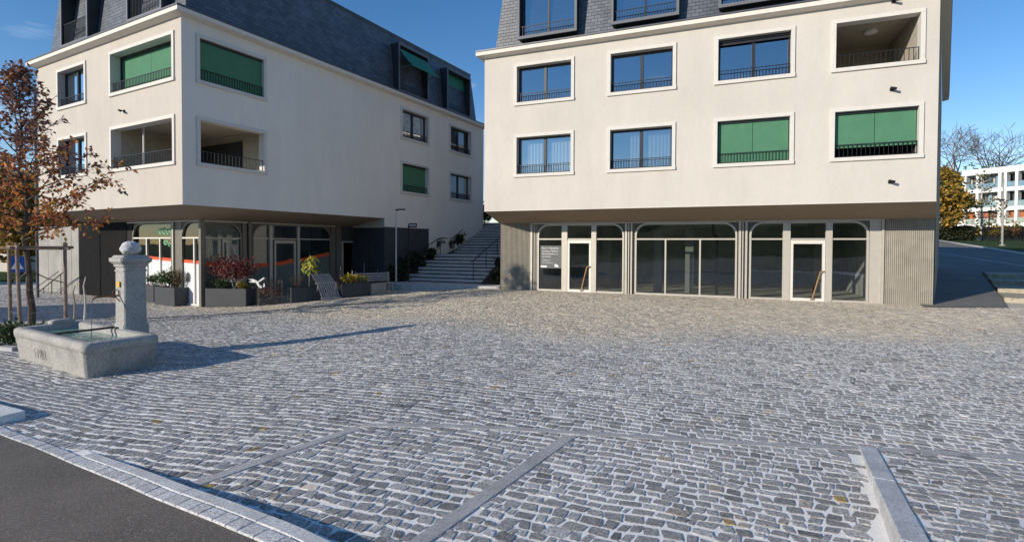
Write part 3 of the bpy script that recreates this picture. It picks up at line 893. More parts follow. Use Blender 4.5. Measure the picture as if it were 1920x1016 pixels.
def ribs(fr, s0, s1, z0, z1, name, mat, parent, pitch=.056, dep=.03):
    mb = MB(); n = int((s1 - s0) / pitch); pitch = (s1 - s0) / n; prof = []
    for i in range(n):
        s = s0 + i * pitch
        prof += [(s, 0), (s + pitch * .22, dep), (s + pitch * .62, dep), (s + pitch * .84, 0)]
    prof.append((s1, 0))
    for i in range(len(prof) - 1):
        (a, da), (b, db) = prof[i], prof[i + 1]
        mb.poly([fr.p(a, da, z0), fr.p(b, db, z0), fr.p(b, db, z1), fr.p(a, da, z1)])
    return mb.build(name, M[mat], parent, recalc=False)

def wall_lamp(fr, s, z, parent):
    mb = MB(); mb.box(fr, s - .05, s + .05, 0, .03, z - .05, z + .05); mb.tube(fr.p(s, .02, z + .01), fr.p(s, .16, z + .02), .018)
    mb.tube(fr.p(s - .07, .15, z + .025), fr.p(s + .09, .17, z - .03), .034, .042, 12)
    mb.build('wall_lamp', M['iron'], parent)

CORN = [(0, 0), (.2, .04), (.27, .06), (.27, .19), (.25, .21), (0, .21)]
GUT = [(0, .212), (.285, .212), (.285, .262), (.1, .30), (0, .30)]

# ------------------------------------------------------------------ right-hand house
RH = thing('apartment_house', B0 + ea * 7.5, 'cream apartment house on the right with four window columns over an arched glass shop front', 'building')
SW = [(1.40, 3.845), (5.105, 7.53), (8.78, 11.215), (12.235, 14.655)]
ZR = [(4.62, 6.30), (7.43, 9.075)]
TOPR = 9.46
holes = [(a + .03, b - .03, c + .03, e - .03) for a, b in SW for c, e in ZR]
mb = wall_holes(MB(), FF, .1, 15.0, 3.3, TOPR + .25, holes)
mb.build('facade_wall', M['plaster_r'], RH, recalc=False)
az = R(39.9); bdir = np.array([math.sin(az), math.cos(az), 0]); cR = FB.p(15.58, 0, 0)
pR = lambda t_, z: np.array([*(cR + bdir * t_)[:2], z])
MB().poly([FF.p(15.0, 0, 3.3), FB.p(15.58, 0, 2.88), pR(.01, 0), pR(15, .8), pR(15, TOPR + .25), FF.p(15.0, 0, TOPR + .25)]).build('side_wall', M['soffit'], RH)  # shade of this side wall put into its colour with the brown paint
lb = lambda t_, z, s=0: FB.p(s, -t_, z)
MB().poly([FF.p(.1, 0, 3.3), FB.p(0, 0, 2.87), lb(0, -.1), lb(15, -.1), lb(15, TOPR + .25, .1), FF.p(.1, 0, TOPR + .25)]).build('side_wall', M['plaster_r'], RH)
MB().poly([lb(15, -.1), pR(15, -.1), pR(15, TOPR + .25), lb(15, TOPR + .25, .1)]).build('rear_wall', M['plaster_r'], RH)
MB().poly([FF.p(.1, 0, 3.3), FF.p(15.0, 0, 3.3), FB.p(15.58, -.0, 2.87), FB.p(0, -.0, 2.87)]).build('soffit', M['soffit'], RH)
MB().box(FF, .1, 15.0, .0, .012, 3.3, 3.325).build('drip_edge', M['trim'], RH)
# cornice and roof
cp_ = [lb(15, 0, .1)[:2], FF.p(.1, 0, 0)[:2], FF.p(15.0, 0, 0)[:2], (FF.p(15.0, 0, 0) + bdir * 15)[:2]]
sweep(cp_, [(d, z + TOPR) for d, z in CORN]).build('cornice', M['cornice'], RH)
sweep(cp_, [(d, z + TOPR) for d, z in GUT]).build('gutter', M['zinc'], RH)
def mansard(fr, s0, s1, parent, zb, zt_, insL=True, insR=True, i0=.32, k=.1, depth=14):
    i1 = i0 + k * (zt_ - zb); a, b = (s0 + i0 if insL else s0), (s1 - i0 if insR else s1); c, e = (s0 + i1 if insL else s0), (s1 - i1 if insR else s1)
    return MB().poly([fr.p(a, -i0, zb), fr.p(b, -i0, zb), fr.p(e, -i1, zt_), fr.p(c, -i1, zt_)])
ZMB, ZMT = 9.74, 12.85
mansard(FF, .1, 15.0, RH, ZMB, ZMT).build('mansard_roof', M['slate'], RH, uvfr=FF)
i0, i1 = .32, .32 + .1 * (ZMT - ZMB)
LSd = Fr(FF.p(.1, 0, 0), -na, -ea)
MB().poly([LSd.p(i0, -i0, ZMB), LSd.p(16, -i0, ZMB), LSd.p(16, -i1, ZMT), LSd.p(i1, -i1, ZMT)]).build('mansard_roof', M['slate'], RH, uvfr=LSd)
RSd = Fr(FF.p(15.0, 0, 0), bdir, np.array([bdir[1], -bdir[0], 0]))
MB().poly([RSd.p(i0, -i0, ZMB), RSd.p(16, -i0, ZMB), RSd.p(16, -i1, ZMT), RSd.p(i1, -i1, ZMT)]).build('mansard_roof', M['slate'], RH, uvfr=RSd)
MB().poly([FF.p(.1 + i1, -i1, ZMT), FF.p(15 - i1, -i1, ZMT), RSd.p(16, -i1, ZMT), LSd.p(16, -i1, ZMT)]).build('flat_roof', M['zinc'], RH)
# gutter board between cornice and slates
MB().poly([FF.p(.1, .0, ZMB + .005), FF.p(15, .0, ZMB + .005), FF.p(15, -.45, ZMB + .03), FF.p(.1, -.45, ZMB + .03)]).build('gutter_board', M['zinc'], RH)
kw = dict(glassm='glass_up')
window(FF, *SW[0], *ZR[1], RH, seed=1, **kw)
window(FF, *SW[1], *ZR[1], RH, seed=2, **kw)
window(FF, *SW[2], *ZR[1], RH, seed=3, blind=('sash', .1, -.16, False), **kw)
window(FF, *SW[3], *ZR[1], RH, rail=.42, loggia=dict(depth=3.2, l=.0, r=.0, lamp=(13.6, -1.5)), railgap=.12, label='open loggia with a round ceiling lamp behind a low railing')
window(FF, *SW[0], *ZR[0], RH, curtains=[(.0, .5), (.54, 1)], seed=5, **kw)
window(FF, *SW[1], *ZR[0], RH, curtains=[(.3, .56), (.6, 1)], seed=7, **kw)
window(FF, *SW[2], *ZR[0], RH, blind=('blind', .99, -.13, True), label='window with its green blind fully down')
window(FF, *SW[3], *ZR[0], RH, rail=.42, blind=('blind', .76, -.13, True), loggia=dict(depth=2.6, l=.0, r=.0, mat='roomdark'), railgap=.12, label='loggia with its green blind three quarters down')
for k, (a, b) in enumerate(SW):
    w_, (a0, a1, b0, b1) = dormer(FF, a + .12, b + .05 - .0, 10.06, 12.2, RH, 'glazed', k)
    if k == 1: curtain_mb(FF, a1 - .42, a1 - .06, b0 + .05, b1, -.45, seed=4).build('curtain', M['curtain'], w_)
for z in (6.74, 3.93, 9.4): wall_lamp(FF, 13.84, z, RH)
# shop front
ZT = 2.83
ribs(FB, .02, 1.42, -.02, 2.9, 'ribbed_panel', 'rib', RH)
ribs(FB, 14.2, 15.56, -.02, 2.9, 'ribbed_panel', 'rib', RH)
for s0_, s1_, dz in ((1.43, 1.52, .07), (1.56, 1.6, .0), (5.47, 5.56, .07), (5.60, 5.64, .05), (5.7, 5.76, .07), (9.66, 9.74, .07), (9.78, 9.82, .05), (9.88, 9.95, .07), (14.1, 14.17, .07)):
    MB().box(FB, s0_, s1_, -.12, dz, -.02, 2.87).build('post', M['frame'], RH)
for s0_, s1_, mm in ((1.52, 1.73, 'framedark'), (5.44, 5.85, 'framedark'), (9.62, 10.01, 'framedark'), (13.76, 14.1, 'frame')):
    MB().box(FB, s0_ + .003, s1_ - .003, -.14, -.035 if mm == 'framedark' else .0, -.02, 2.868).build('cover_panel', M[mm], RH)
MB().box(FB, 1.43, 14.17, -.1, .035, ZT + .004, 2.882).build('header', M['frame'], RH)
shop_bay(FB, 1.74, 5.43, .0, ZT, 2.2, RH, mull=[(2.95, .12), (4.2, .1)], door=(3.08, 4.09, 2.16, True, 'pale framed glass door with a slanting brass pull bar, nearer the ribbed left end'))
shop_bay(FB, 5.86, 9.61, .0, ZT, 2.2, RH, low=[(7.04, .03), (8.31, .03)])
shop_bay(FB, 10.02, 13.75, .0, ZT, 2.2, RH, mull=[(11.24, .12), (12.56, .1)], door=(11.37, 12.45, 2.16, True, 'grey framed glass door with a slanting brass pull bar, nearer the ribbed right end'))
room_box(FB, 1.5, 14.15, .0, 2.86, -.14, -7).build('shop_interior', M['shopwall'], RH)
MB().poly([FB.p(1.5, -.1, .012), FB.p(14.15, -.1, .012), FB.p(14.15, -7, .012), FB.p(1.5, -7, .012)]).build('shop_floor', M['shopfloor'], RH)
for s in (6.6, 7.85): MB().box(FB, s - .16, s + .16, -1.6, -1.3, .0, 2.855).build('column', M['concrete'], RH)
MB().path([FB.p(8.75, -1.2, 2.84), FB.p(8.75, -1.2, 2.4), FB.p(8.9, -1.2, 2.3), FB.p(8.9, -1.2, .02)], .06).build('downpipe', M['iron'], RH)
for s in (3.9, 12.9): MB().box(FB, s - .2, s + .2, -4.4, -4, .0, 2.855).build('column', M['concrete'], RH)
# letting poster behind the glass
PO = thing('poster', FB.p(2.32, -.06, .95), 'dark grey letting poster with white text on the glass beside the left shop door', 'poster')
MB().box(FB, 1.86, 2.8, -.044, -.036, .96, 1.92).build('sheet', M['film_dark'], PO)
for body, size, z in (('Büro / Gewerbe', .112, 1.78), ('attraktive Flächen /', .098, 1.66), ('Räumlichkeiten zu', .098, 1.545), ('vermieten', .098, 1.43), ('Ihr Ansprechpartner', .05, 1.31), ('T 041 500 00 00', .05, 1.245), ('vermietung@gewerbe.ch', .05, 1.18)):
    text_mb(body, size, FB, 1.93, -.032, z).build('lettering', M['white'], PO)
lg = MB(); lg.box(FB, 1.88, 2.15, -.036, -.032, 1.0, 1.07); lg.prism(FB, [(2.5, 1.02), (2.68, 1.02), (2.66, 1.08), (2.58, 1.14), (2.5, 1.14)], -.036, -.032)
lg.build('logo_patch', M['white'], PO)

# ------------------------------------------------------------------ left-hand house
LH = thing('apartment_house', LB.p(-3, -6, -.47), 'pale apartment house on the left with its overhanging corner above a glazed cafe', 'building')
ZL = [(4.58, 6.26), (7.37, 9.03)]; TOPL = 9.42; G0 = -.5
fw_ = [(-2.53, 1.74), (-6.78, -4.32)]
holes = [(a + .03, b - .03, c + .03, e - .03) for a, b in fw_ for c, e in ZL]
wall_holes(MB(), LF, -8.7, 2.13, 3.24, TOPL + .25, holes).build('facade_wall', M['plaster_l'], LH, recalc=False)
sw_ = [(-1.38, 1.27), (8.94, 11.33), (13.19, 15.62)]
S1 = 17.0; SE = 7.75
holes = [(a + .03, b - .03, c + .03, e - .03) for a, b in sw_ for c, e in ZL]
mb = wall_holes(MB(), SF, -1.85, S1, 3.24, TOPL + .25, holes)
mb.poly([SF.p(SE, 0, G0), SF.p(S1, 0, G0), SF.p(S1, 0, 3.24), SF.p(SE, 0, 3.24)])
mb.build('side_facade_wall', M['plaster_shade_lift'], LH, recalc=False)
OC = LF.p(2.13, 0, 3.24)
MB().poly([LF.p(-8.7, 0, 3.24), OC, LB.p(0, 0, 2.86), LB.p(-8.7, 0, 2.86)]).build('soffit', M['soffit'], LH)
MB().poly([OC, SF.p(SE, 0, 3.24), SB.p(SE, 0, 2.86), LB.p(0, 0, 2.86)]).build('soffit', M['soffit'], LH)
MB().poly([SB.p(SE, 0, G0), SF.p(SE, 0, G0), SF.p(SE, 0, 2.78), SB.p(SE, 0, 2.78)]).build('end_panel', M['basepanel'], LH)
MB().poly([SB.p(SE, 0, 2.78), SF.p(SE, 0, 2.78), SF.p(SE, 0, 3.24), SB.p(SE, 0, 2.86)]).build('end_wall', M['plaster_l'], LH)
MB().box(SF, SE - .03, 11.25, .002, .03, G0, 2.78).build('base_panel', M['basepanel'], LH)
MB().box(SF, SE - .04, 11.28, .002, .045, 2.78, 2.81).build('base_cap', M['zinc'], LH)
MB().poly([LF.p(-8.7, 0, 3.24), LF.p(-8.7, 0, TOPL + .25), LF.p(-8.7, -18, TOPL + .25), LF.p(-8.7, -18, 0), LF.p(-8.7, -1.85, -.6), LB.p(-8.7, 0, 2.86)]).build('end_facade_wall', M['plaster_l'], LH)
MB().poly([LF.p(-8.7, -18, -.6), SF.p(S1, 0, -.6), SF.p(S1, 0, TOPL + .2), LF.p(-8.7, -18, TOPL + .2)]).build('rear_wall', M['plaster_l'], LH)
# reversed so that the outward side is to the right of travel
cpl = [LF.p(-8.7, -18, 0)[:2], LF.p(-8.7, 0, 0)[:2], OC[:2], SF.p(S1, 0, 0)[:2], LF.p(-8.7 + 10.83, -18.6, 0)[:2]]
cpl = cpl[:4]
sweep(cpl, [(d, z + TOPL) for d, z in CORN]).build('cornice', M['cornice'], LH)
sweep(cpl, [(d, z + TOPL) for d, z in GUT]).build('gutter', M['zinc'], LH)
ZB2, ZT2 = TOPL + .28, 12.8
i1 = .32 + .1 * (ZT2 - ZB2)
mansard(LF, -8.7, 2.13, LH, ZB2, ZT2).build('mansard_roof', M['slate'], LH, uvfr=LF)
mansard(SF, -1.85, S1, LH, ZB2, ZT2).build('mansard_roof', M['slate'], LH, uvfr=SF)
EF = Fr(LF.p(-8.7, 0, 0), -nb, -eb)
MB().poly([EF.p(.32, -.32, ZB2), EF.p(18, -.32, ZB2), EF.p(18, -i1, ZT2), EF.p(i1, -i1, ZT2)]).build('mansard_roof', M['slate'], LH, uvfr=EF)
MB().poly([SF.p(S1 - .32, -.32, ZB2), SF.p(S1 - .32, -10.5, ZB2), SF.p(S1 - i1, -10.5, ZT2), SF.p(S1 - i1, -i1, ZT2)]).build('mansard_roof', M['slate'], LH, uvfr=LF)
MB().poly([LF.p(-8.7 + i1, -i1, ZT2), LF.p(2.13 - i1, -i1, ZT2), SF.p(S1 - i1, -i1, ZT2), SF.p(S1 - i1, -10, ZT2)]).build('flat_roof', M['zinc'], LH)
MB().poly([LF.p(-8.7, .0, ZB2), LF.p(2.13, 0, ZB2), LF.p(2.13, -.45, ZB2 + .02), LF.p(-8.7, -.45, ZB2 + .02)]).build('gutter_board', M['zinc'], LH)
MB().poly([SF.p(-1.85, .0, ZB2 + .002), SF.p(S1, 0, ZB2 + .002), SF.p(S1, -.45, ZB2 + .022), SF.p(-1.85, -.45, ZB2 + .022)]).build('gutter_board', M['zinc'], LH)
sweep([LF.p(-8.7 + i1, -18, 0)[:2], LF.p(-8.7 + i1, -i1, 0)[:2], LF.p(2.13 - i1, -i1, 0)[:2], SF.p(S1 - i1, -i1, 0)[:2]], [(-.1, ZT2), (.03, ZT2 - .08), (.05, ZT2 + .06), (-.1, ZT2 + .06)]).build('roof_edge', M['zincdark'], LH)
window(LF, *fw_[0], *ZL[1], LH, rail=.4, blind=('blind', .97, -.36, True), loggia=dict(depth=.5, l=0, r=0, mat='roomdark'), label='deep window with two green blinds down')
window(LF, *fw_[0], *ZL[0], LH, rail=.45, loggia=dict(depth=3.0, l=0, r=0, none=True), label='open loggia with a white post and grey railing')
MB().tube(LF.p(-1.25, -.5, 4.6), LF.p(-1.25, -.5, 6.31), .03).build('loggia_post', M['white'], LH)
window(LF, *fw_[1], *ZL[1], LH, rail=.36, curtains=[(.62, .85)], seed=11)
window(LF, *fw_[1], *ZL[0], LH, rail=.36, curtains=[(.3, .95)], seed=12)
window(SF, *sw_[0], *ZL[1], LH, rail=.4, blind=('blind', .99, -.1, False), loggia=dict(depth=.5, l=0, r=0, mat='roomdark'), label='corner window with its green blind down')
window(SF, *sw_[0], *ZL[0], LH, rail=.42, loggia=dict(depth=3.4, l=.3, r=0, none=True), label='open loggia with dark glazing and a pale ceiling', railgap=.13)
mb = MB(); q0, q1, r0_, r1_ = -2.42, 1.83, -.3, -3.2; za, zb_ = 4.58, 6.32
P_ = lambda a, d, z: LF.p(a, d, z)
mb.poly([P_(q0, r1_, za), P_(q1, r1_, za), P_(q1, r1_, zb_), P_(q0, r1_, zb_)]); mb.poly([P_(q0, r0_, za), P_(q0, r1_, za), P_(q0, r1_, zb_), P_(q0, r0_, zb_)])
for z in (za, zb_): mb.poly([P_(q0, r0_, z), P_(q1, r0_, z), P_(q1, r1_, z), P_(q0, r1_, z)])
mb.build('loggia_room', M['loggia'], LH)
lw = MB(); lw.box(LF, q0 + .25, .55, -3.185, -3.12, za + .01, 6.0)
lw.build('loggia_glazing', M['sash'], LH)
window(SF, *sw_[1], *ZL[1], LH, curtains=[(0, .4), (.5, .9)], seed=14)
window(SF, *sw_[1], *ZL[0], LH, blind=('blind', .99, -.2, False), label='window with its green blind down')
window(SF, *sw_[2], *ZL[1], LH, curtains=[(.05, .3), (.6, .95)], seed=15)
window(SF, *sw_[2], *ZL[0], LH, curtains=[(.05, .35), (.45, .95)], seed=16)
dormer(LF, -6.5, -4.28, 9.9, 12.3, LH, 'deep'); dormer(LF, -1.35, .9, 9.9, 12.3, LH, 'deep')
w_, (a0, a1, b0, b1) = dormer(SF, 8.87, 11.3, 9.8, 12.25, LH, 'side')
mb = MB(); n = 8
for i in range(n):
    t0, t1 = i / n, (i + 1) / n
    f_ = lambda t_: (-.12 + .85 * t_, 12.0 - .98 * t_ - .05 * math.sin(PI * t_))
    (d0, z0_), (d1, z1_) = f_(t0), f_(t1)
    mb.poly([SF.p(a0 + .04, d0, z0_), SF.p(a1 - .04, d0, z0_), SF.p(a1 - .04, d1, z1_), SF.p(a0 + .04, d1, z1_)])
mb.box(SF, a0 + .03, a1 - .03, .715, .745, 10.98, 11.03)
for s in (a0 + .05, a1 - .05): mb.tube(SF.p(s, -.1, 11.0), SF.p(s, .72, 11.01), .012)
mb.build('awning', M['blinddark'], w_)
curtain_mb(SF, a0 + .35, a0 + .6, b0, b0 + 1.1, -.7, seed=3).build('curtain', M['curtain'], w_)
w_, (a0, a1, b0, b1) = dormer(SF, 13.07, 15.52, 9.8, 12.25, LH, 'side')
MB().poly([SF.p(a0 + .03, -.5, b0 + .75), SF.p(a1 - .03, -.5, b0 + .75), SF.p(a1 - .03, -.5, b1), SF.p(a0 + .03, -.5, b1)]).build('blind', M['blinddark'], w_)
for z in (6.73, 3.79): wall_lamp(LF, -1.5, z, LH)
MB().tube(LF.p(-8.74, .05, -.4), LF.p(-8.74, .05, 8.6), .05).build('downpipe', M['zinc'], LH)
# ground floor: ribbed wall, concrete end, glazed cafe
ribs(LB, -9.67, -5.4, G0, 2.86, 'ribbed_panel', 'ribdark', LH, pitch=.09)
MB().box(LB, -5.4, -4.98, -.12, .0, G0, 2.858).build('cover_panel', M['ribdark'], LH)
ZT3 = 2.8; G1 = -.46
fl = dict(fm='framedark', gm='glass_dim', bars='framewhite')
bA = shop_bay(LB, -4.97, -1.96, G1, ZT3, 2.17, LH, arch=(True, False), low=[(-3.87, .035), (-2.86, .035)], r=.6, **fl)
bB = shop_bay(LB, -1.32, -.06, G1, ZT3, 2.17, LH, arch=(True, False), low=[(-.47, .035)], r=.6, **fl)
fl2 = dict(fm='framedark', gm='glass_dim')
fl3 = dict(fm='framedark', gm='glass_dim', bars='frame')
bC = shop_bay(SB, .1, 1.66, G1, ZT3, 2.17, LH, arch=(False, True), low=[(.87, .03)], r=.6, **fl3)
bD = shop_bay(SB, 2.12, 6.3, G1, ZT3, 2.17, LH, arch=(True, True), mull=[(2.98, .07), (4.4, .07)], r=.6, door=(3.15, 4.25, 2.1, False, 'grey framed glass door crossed by a red band'), **fl3)
for fr_, s0_, s1_ in ((LB, -1.94, -1.86), (LB, -1.82, -1.36), (SB, 1.72, 1.9), (SB, 6.35, 7.0)):
    MB().box(fr_, s0_, s1_, -.13, .03 if s1_ - s0_ < .1 else -.03, G0, 2.857).build('cover_panel', M['framedark' if s1_ - s0_ > .1 else 'frame'], LH)
for fr_, s0_, s1_ in ((SB, 1.94, 2.06), (SB, 6.62, 6.74)):
    MB().box(fr_, s0_, s1_, -.1, .06, G0, 2.856).build('post', M['framedark'], LH)
MB().box(LB, -.055, .09, -.09, .07, G0, 2.859).build('corner_post', M['framedark'], LH)
MB().box(LB, -5.4, -.06, -.1, .025, ZT3 + .003, 2.855).build('header', M['frame'], LH)
MB().box(SB, .1, 6.75, -.1, .025, ZT3 + .003, 2.854).build('header', M['frame'], LH)
# open service door
MB().box(SB, 7.0, SE, -.12, -.02, 2.1, 2.853).build('cover_panel', M['basepanel'], LH)
mb = MB(); mb.box(SB, 7.0, 7.07, -.1, .04, G0, 2.1); mb.box(SB, 7.07, SE - .01, -.1, .04, 2.03, 2.099)
dr = mb.build('door_frame', M['frame'], LH)
room_box(SB, 7.05, SE - .01, G0, 2.05, -.1, -2).build('room', M['black'], dr)
MB().box(SB, SE - .09, SE - .04, .05, 1.1, G0 + .22, 2.03).build('door_leaf', M['basepanel'], dr)
# inside the cafe
room_box(LB, -4.9, -.14, G0, 2.85, -.14, -3.0).build('cafe_interior', M['room'], LH)
room_box(SB, 3.05, 6.3, G0, 2.85, -.14, -3.5).build('cafe_interior', M['room'], LH)
mb = MB(); c = SB.p(1.25, -.9, 0)
mb.tube((c[0], c[1], 1.25), (c[0], c[1], 1.95), .22, .14, 16); 
lampo = mb.build('lamp_shade', M['curtain'], LH)
# films on the glass
def band_z_front(s): return np.interp(s, [-5, -3.9, -2.9, -.6, 0], [1.385, 1.36, 1.315, 1.235, 1.2])
def band_z_side(s): return np.interp(s, [0, .5, 1.7, 2.3, 3, 3.7, 4.2, 4.8, 6.3], [1.2, 1.13, 1.04, 1.02, 1.06, 1.1, 1.2, 1.24, 1.5])
def films(fr, s0, s1, zf, par, mlow, hgt=.125):
    n = 8; mr, ml = MB(), MB()
    for i in range(n):
        a, b = s0 + (s1 - s0) * i / n, s0 + (s1 - s0) * (i + 1) / n
        za, zb_ = float(zf(a)), float(zf(b))
        mr.poly([fr.p(a, -.044, za - hgt / 2), fr.p(b, -.044, zb_ - hgt / 2), fr.p(b, -.044, zb_ + hgt / 2), fr.p(a, -.044, za + hgt / 2)])
        ml.poly([fr.p(a, -.044, G1 + .06), fr.p(b, -.044, G1 + .06), fr.p(b, -.044, zb_ - hgt / 2), fr.p(a, -.044, za - hgt / 2)])
    mr.build('red_band', M['film_red'], par, recalc=False); ml.build('frosted_film', M[mlow], par, recalc=False)
films(LB, -4.9, -2.02, band_z_front, bA, 'film_white'); films(LB, -1.25, -.13, band_z_front, bB, 'film_white')
films(SB, .17, 1.6, band_z_side, bC, 'film_grey', .15); films(SB, 2.19, 2.9, band_z_side, bD, 'film_grey', .15)
films(SB, 3.06, 4.3, band_z_side, bD, 'film_grey', .17); films(SB, 4.48, 6.23, band_z_side, bD, 'film_grey', .15)
mb = MB(); mb.poly([LB.p(-.95 + .17 * math.cos(2 * PI * i / 20), -.04, .62 + .2 * math.sin(2 * PI * i / 20)) for i in range(20)]); mb.build('emblem', M['film_dark'], bB)
mb = MB()
for (s, z, rs, rz_) in ((-2.9, 2.44, .13, .13), (-2.62, 2.46, .14, .16), (-2.36, 2.42, .12, .13), (-2.16, 2.47, .09, .12), (-2.5, 1.98, .15, .1), (-2.25, 1.9, .1, .08)):
    ring = [(s + rs * math.cos(2 * PI * i / 16), z + rz_ * math.sin(2 * PI * i / 16)) for i in range(16)]; inn_ = [(s + rs * .55 * math.cos(2 * PI * i / 16), z + rz_ * .5 * math.sin(2 * PI * i / 16)) for i in range(16)]
    for i in range(13):
        mb.poly([LB.p(p_[0], -.044, p_[1]) for p_ in (ring[i], ring[i + 1], inn_[i + 1], inn_[i])])
mb.build('green_lettering', M['film_green'], bA)
# fair-faced concrete wall continuing the house to the left
CW = thing('garden_wall', LB.p(-12, 0, -.47), 'tall bare concrete wall behind the young oak, left of the dark ribbed wall', 'wall')
MB().box(LB, -14.2, -9.69, -.3, .06, -.6, 2.75).build('wall', M['concrete'], CW, bevel=.01)
mb = MB()
for s in (-12.9, -11.4, -10.4): mb.box(LB, s - .008, s + .008, .058, .0635, -.5, 2.74)
mb.build('joint', M['ribdark'], CW)
# ------------------------------------------------------------------ stairs between the houses
ST = Fr((-5.18, 26.0, 0), ea, na)        # s to the right along the treads, -d up the hill
RISE, RUN, WID = .165, .39, 4.05
SR = thing('outdoor_stairs', ST.p(2, 0, 0), 'wide flight of pale granite steps climbing between the two houses', 'stairs')
zc = .1; d = 0.0
for k in range(20):
    if k == 8: d -= 1.6
    z1 = zc + RISE
    sl0 = (0, -.28, .05, -.2, .02, -.3, .06, -.12)[k % 8] if k < 8 else 0
    mb = MB(); mb.box(ST, sl0, WID, d - RUN - .03, d, z1 - .115, z1)
    o = mb.build('step', M['granite_step'], SR, bevel=.006)
    MB().box(ST, .01, WID - .01, d - RUN - .03, d - .06, z1 - RISE - .6, z1 - .117).build('riser', M['iron'], SR)  # black colour stands in for the shade under each step nosing
    if k == 7: MB().box(ST, 0, WID, d - RUN - 1.62, d - RUN - .035, z1 - .15, z1 - .004).build('landing', M['granite_step'], SR)
    zc = z1; d -= RUN
DT, ZTOP = d, zc
MB().box(ST, -1, WID + 1.2, d - 8, d - .002, zc - .3, zc - .006).build('landing', M['granite_step'], SR)
LS_ = MB().prism(Fr((0, 0, 0), (1, 0, 0), (0, 1, 0)), [], 0, 0) if False else MB()
c = [V3(-6.9, 24.6, 0), V3(*FB.p(-.03, .02, 0)[:2], 0), ST.p(WID + 1.1, -.6, 0), ST.p(-1.2, -.6, 0)]
LS_.loft([[p_ + [0, 0, -.4] for p_ in c], [p_ + [0, 0, .1] for p_ in c]])
tag(LS_.build('stair_slab', M['granite_step'], bevel=.008), kind='structure')
# planted banks beside the flights
def bank_z(d): 
    t_ = -d
    return np.interp(t_, [-.3, 0, 3.1, 4.7, 9.4, 12], [.06, .18, 1.3, 1.45, 3.3, 3.3])
for nm, sl_, sr_ in (('planting_bed', lambda d_: -3.2, lambda d_: -.02), ('planting_bed', lambda d_: WID + .02, lambda d_: WID + 1.3)):
    mb = MB(); T_ = np.linspace(-.4, 11.5, 14)
    for i in range(13):
        a, b = -T_[i], -T_[i + 1]
        mb.poly([ST.p(sl_(a), a, bank_z(a)), ST.p(sr_(a), a, bank_z(a)), ST.p(sr_(b), b, bank_z(b)), ST.p(sl_(b), b, bank_z(b))])
    tag(mb.build(nm, M['soil']), kind='structure')
mb = MB().poly([ST.p(-3.5, -11.4, 3.28), ST.p(5.5, -11.4, 3.28), ST.p(5.5, -40, 4), ST.p(-3.5, -40, 4)])
tag(mb.build('upper_ground', M['grass']), kind='structure')

def step_z(d): return float(np.interp(-d, [0, 8 * RUN, 8 * RUN + 1.6, 20 * RUN + 1.6], [.1 + RISE, .1 + 8 * RISE, .1 + 8 * RISE, .1 + 20 * RISE]))
def handrail(s, d0, d1, h, posts, label, ends=(0, 0)):
    t_ = thing('handrail', ST.p(s, (d0 + d1) / 2, step_z((d0 + d1) / 2)), label, 'handrail')
    mb = MB(); pts = []
    for i in range(12):
        dd = d0 + (d1 - d0) * i / 11; pts.append(ST.p(s, dd, step_z(dd) + h))
    if ends[0]: pts.insert(0, pts[0] + np.array([0, 0, -.02]) - na * -.0 + na * .25)
    if ends[1]: pts.append(pts[-1] + ea * .12 - na * .12 + np.array([0, 0, .03])); pts.append(pts[-1] + ea * .16 - na * .05 + [0, 0, -.05])
    mb.path(pts, .024, 8); mb.build('rail', M['iron'], t_)
    for dd in posts: MB().tube(ST.p(s, dd, step_z(dd) - RISE * 1.5), ST.p(s, dd, step_z(dd) + h), .018).build('post', M['iron'], t_)
    return t_
handrail(-.12, .0, -3.5, .88, (-.15, -1.7, -3.3), 'black iron handrail beside the left edge of the lower flight of steps', (0, 1))
handrail(-.12, -4.5, -9.4, .88, (-4.9, -6.5, -8.0, -9.2), 'long black iron handrail along the left of the upper flight of steps')
handrail(3.55, .15, -3.2, .88, (-.1, -1.55, -2.95), 'short black iron handrail standing on the right of the lower flight of steps')

# ------------------------------------------------------------------ plants
def jitcol(r_, c, v=.25):
    k = 1 + r_.uniform(-v, v); return tuple(max(0, x * k * (1 + r_.uniform(-.08, .08))) for x in c)
def rdir(r_):
    while True:
        v_ = np.array([r_.uniform(-1, 1) for _ in range(3)]); n = np.linalg.norm(v_)
        if .1 < n <= 1: return v_ / n
def pick(r_, cols): return cols[r_.randrange(len(cols))]

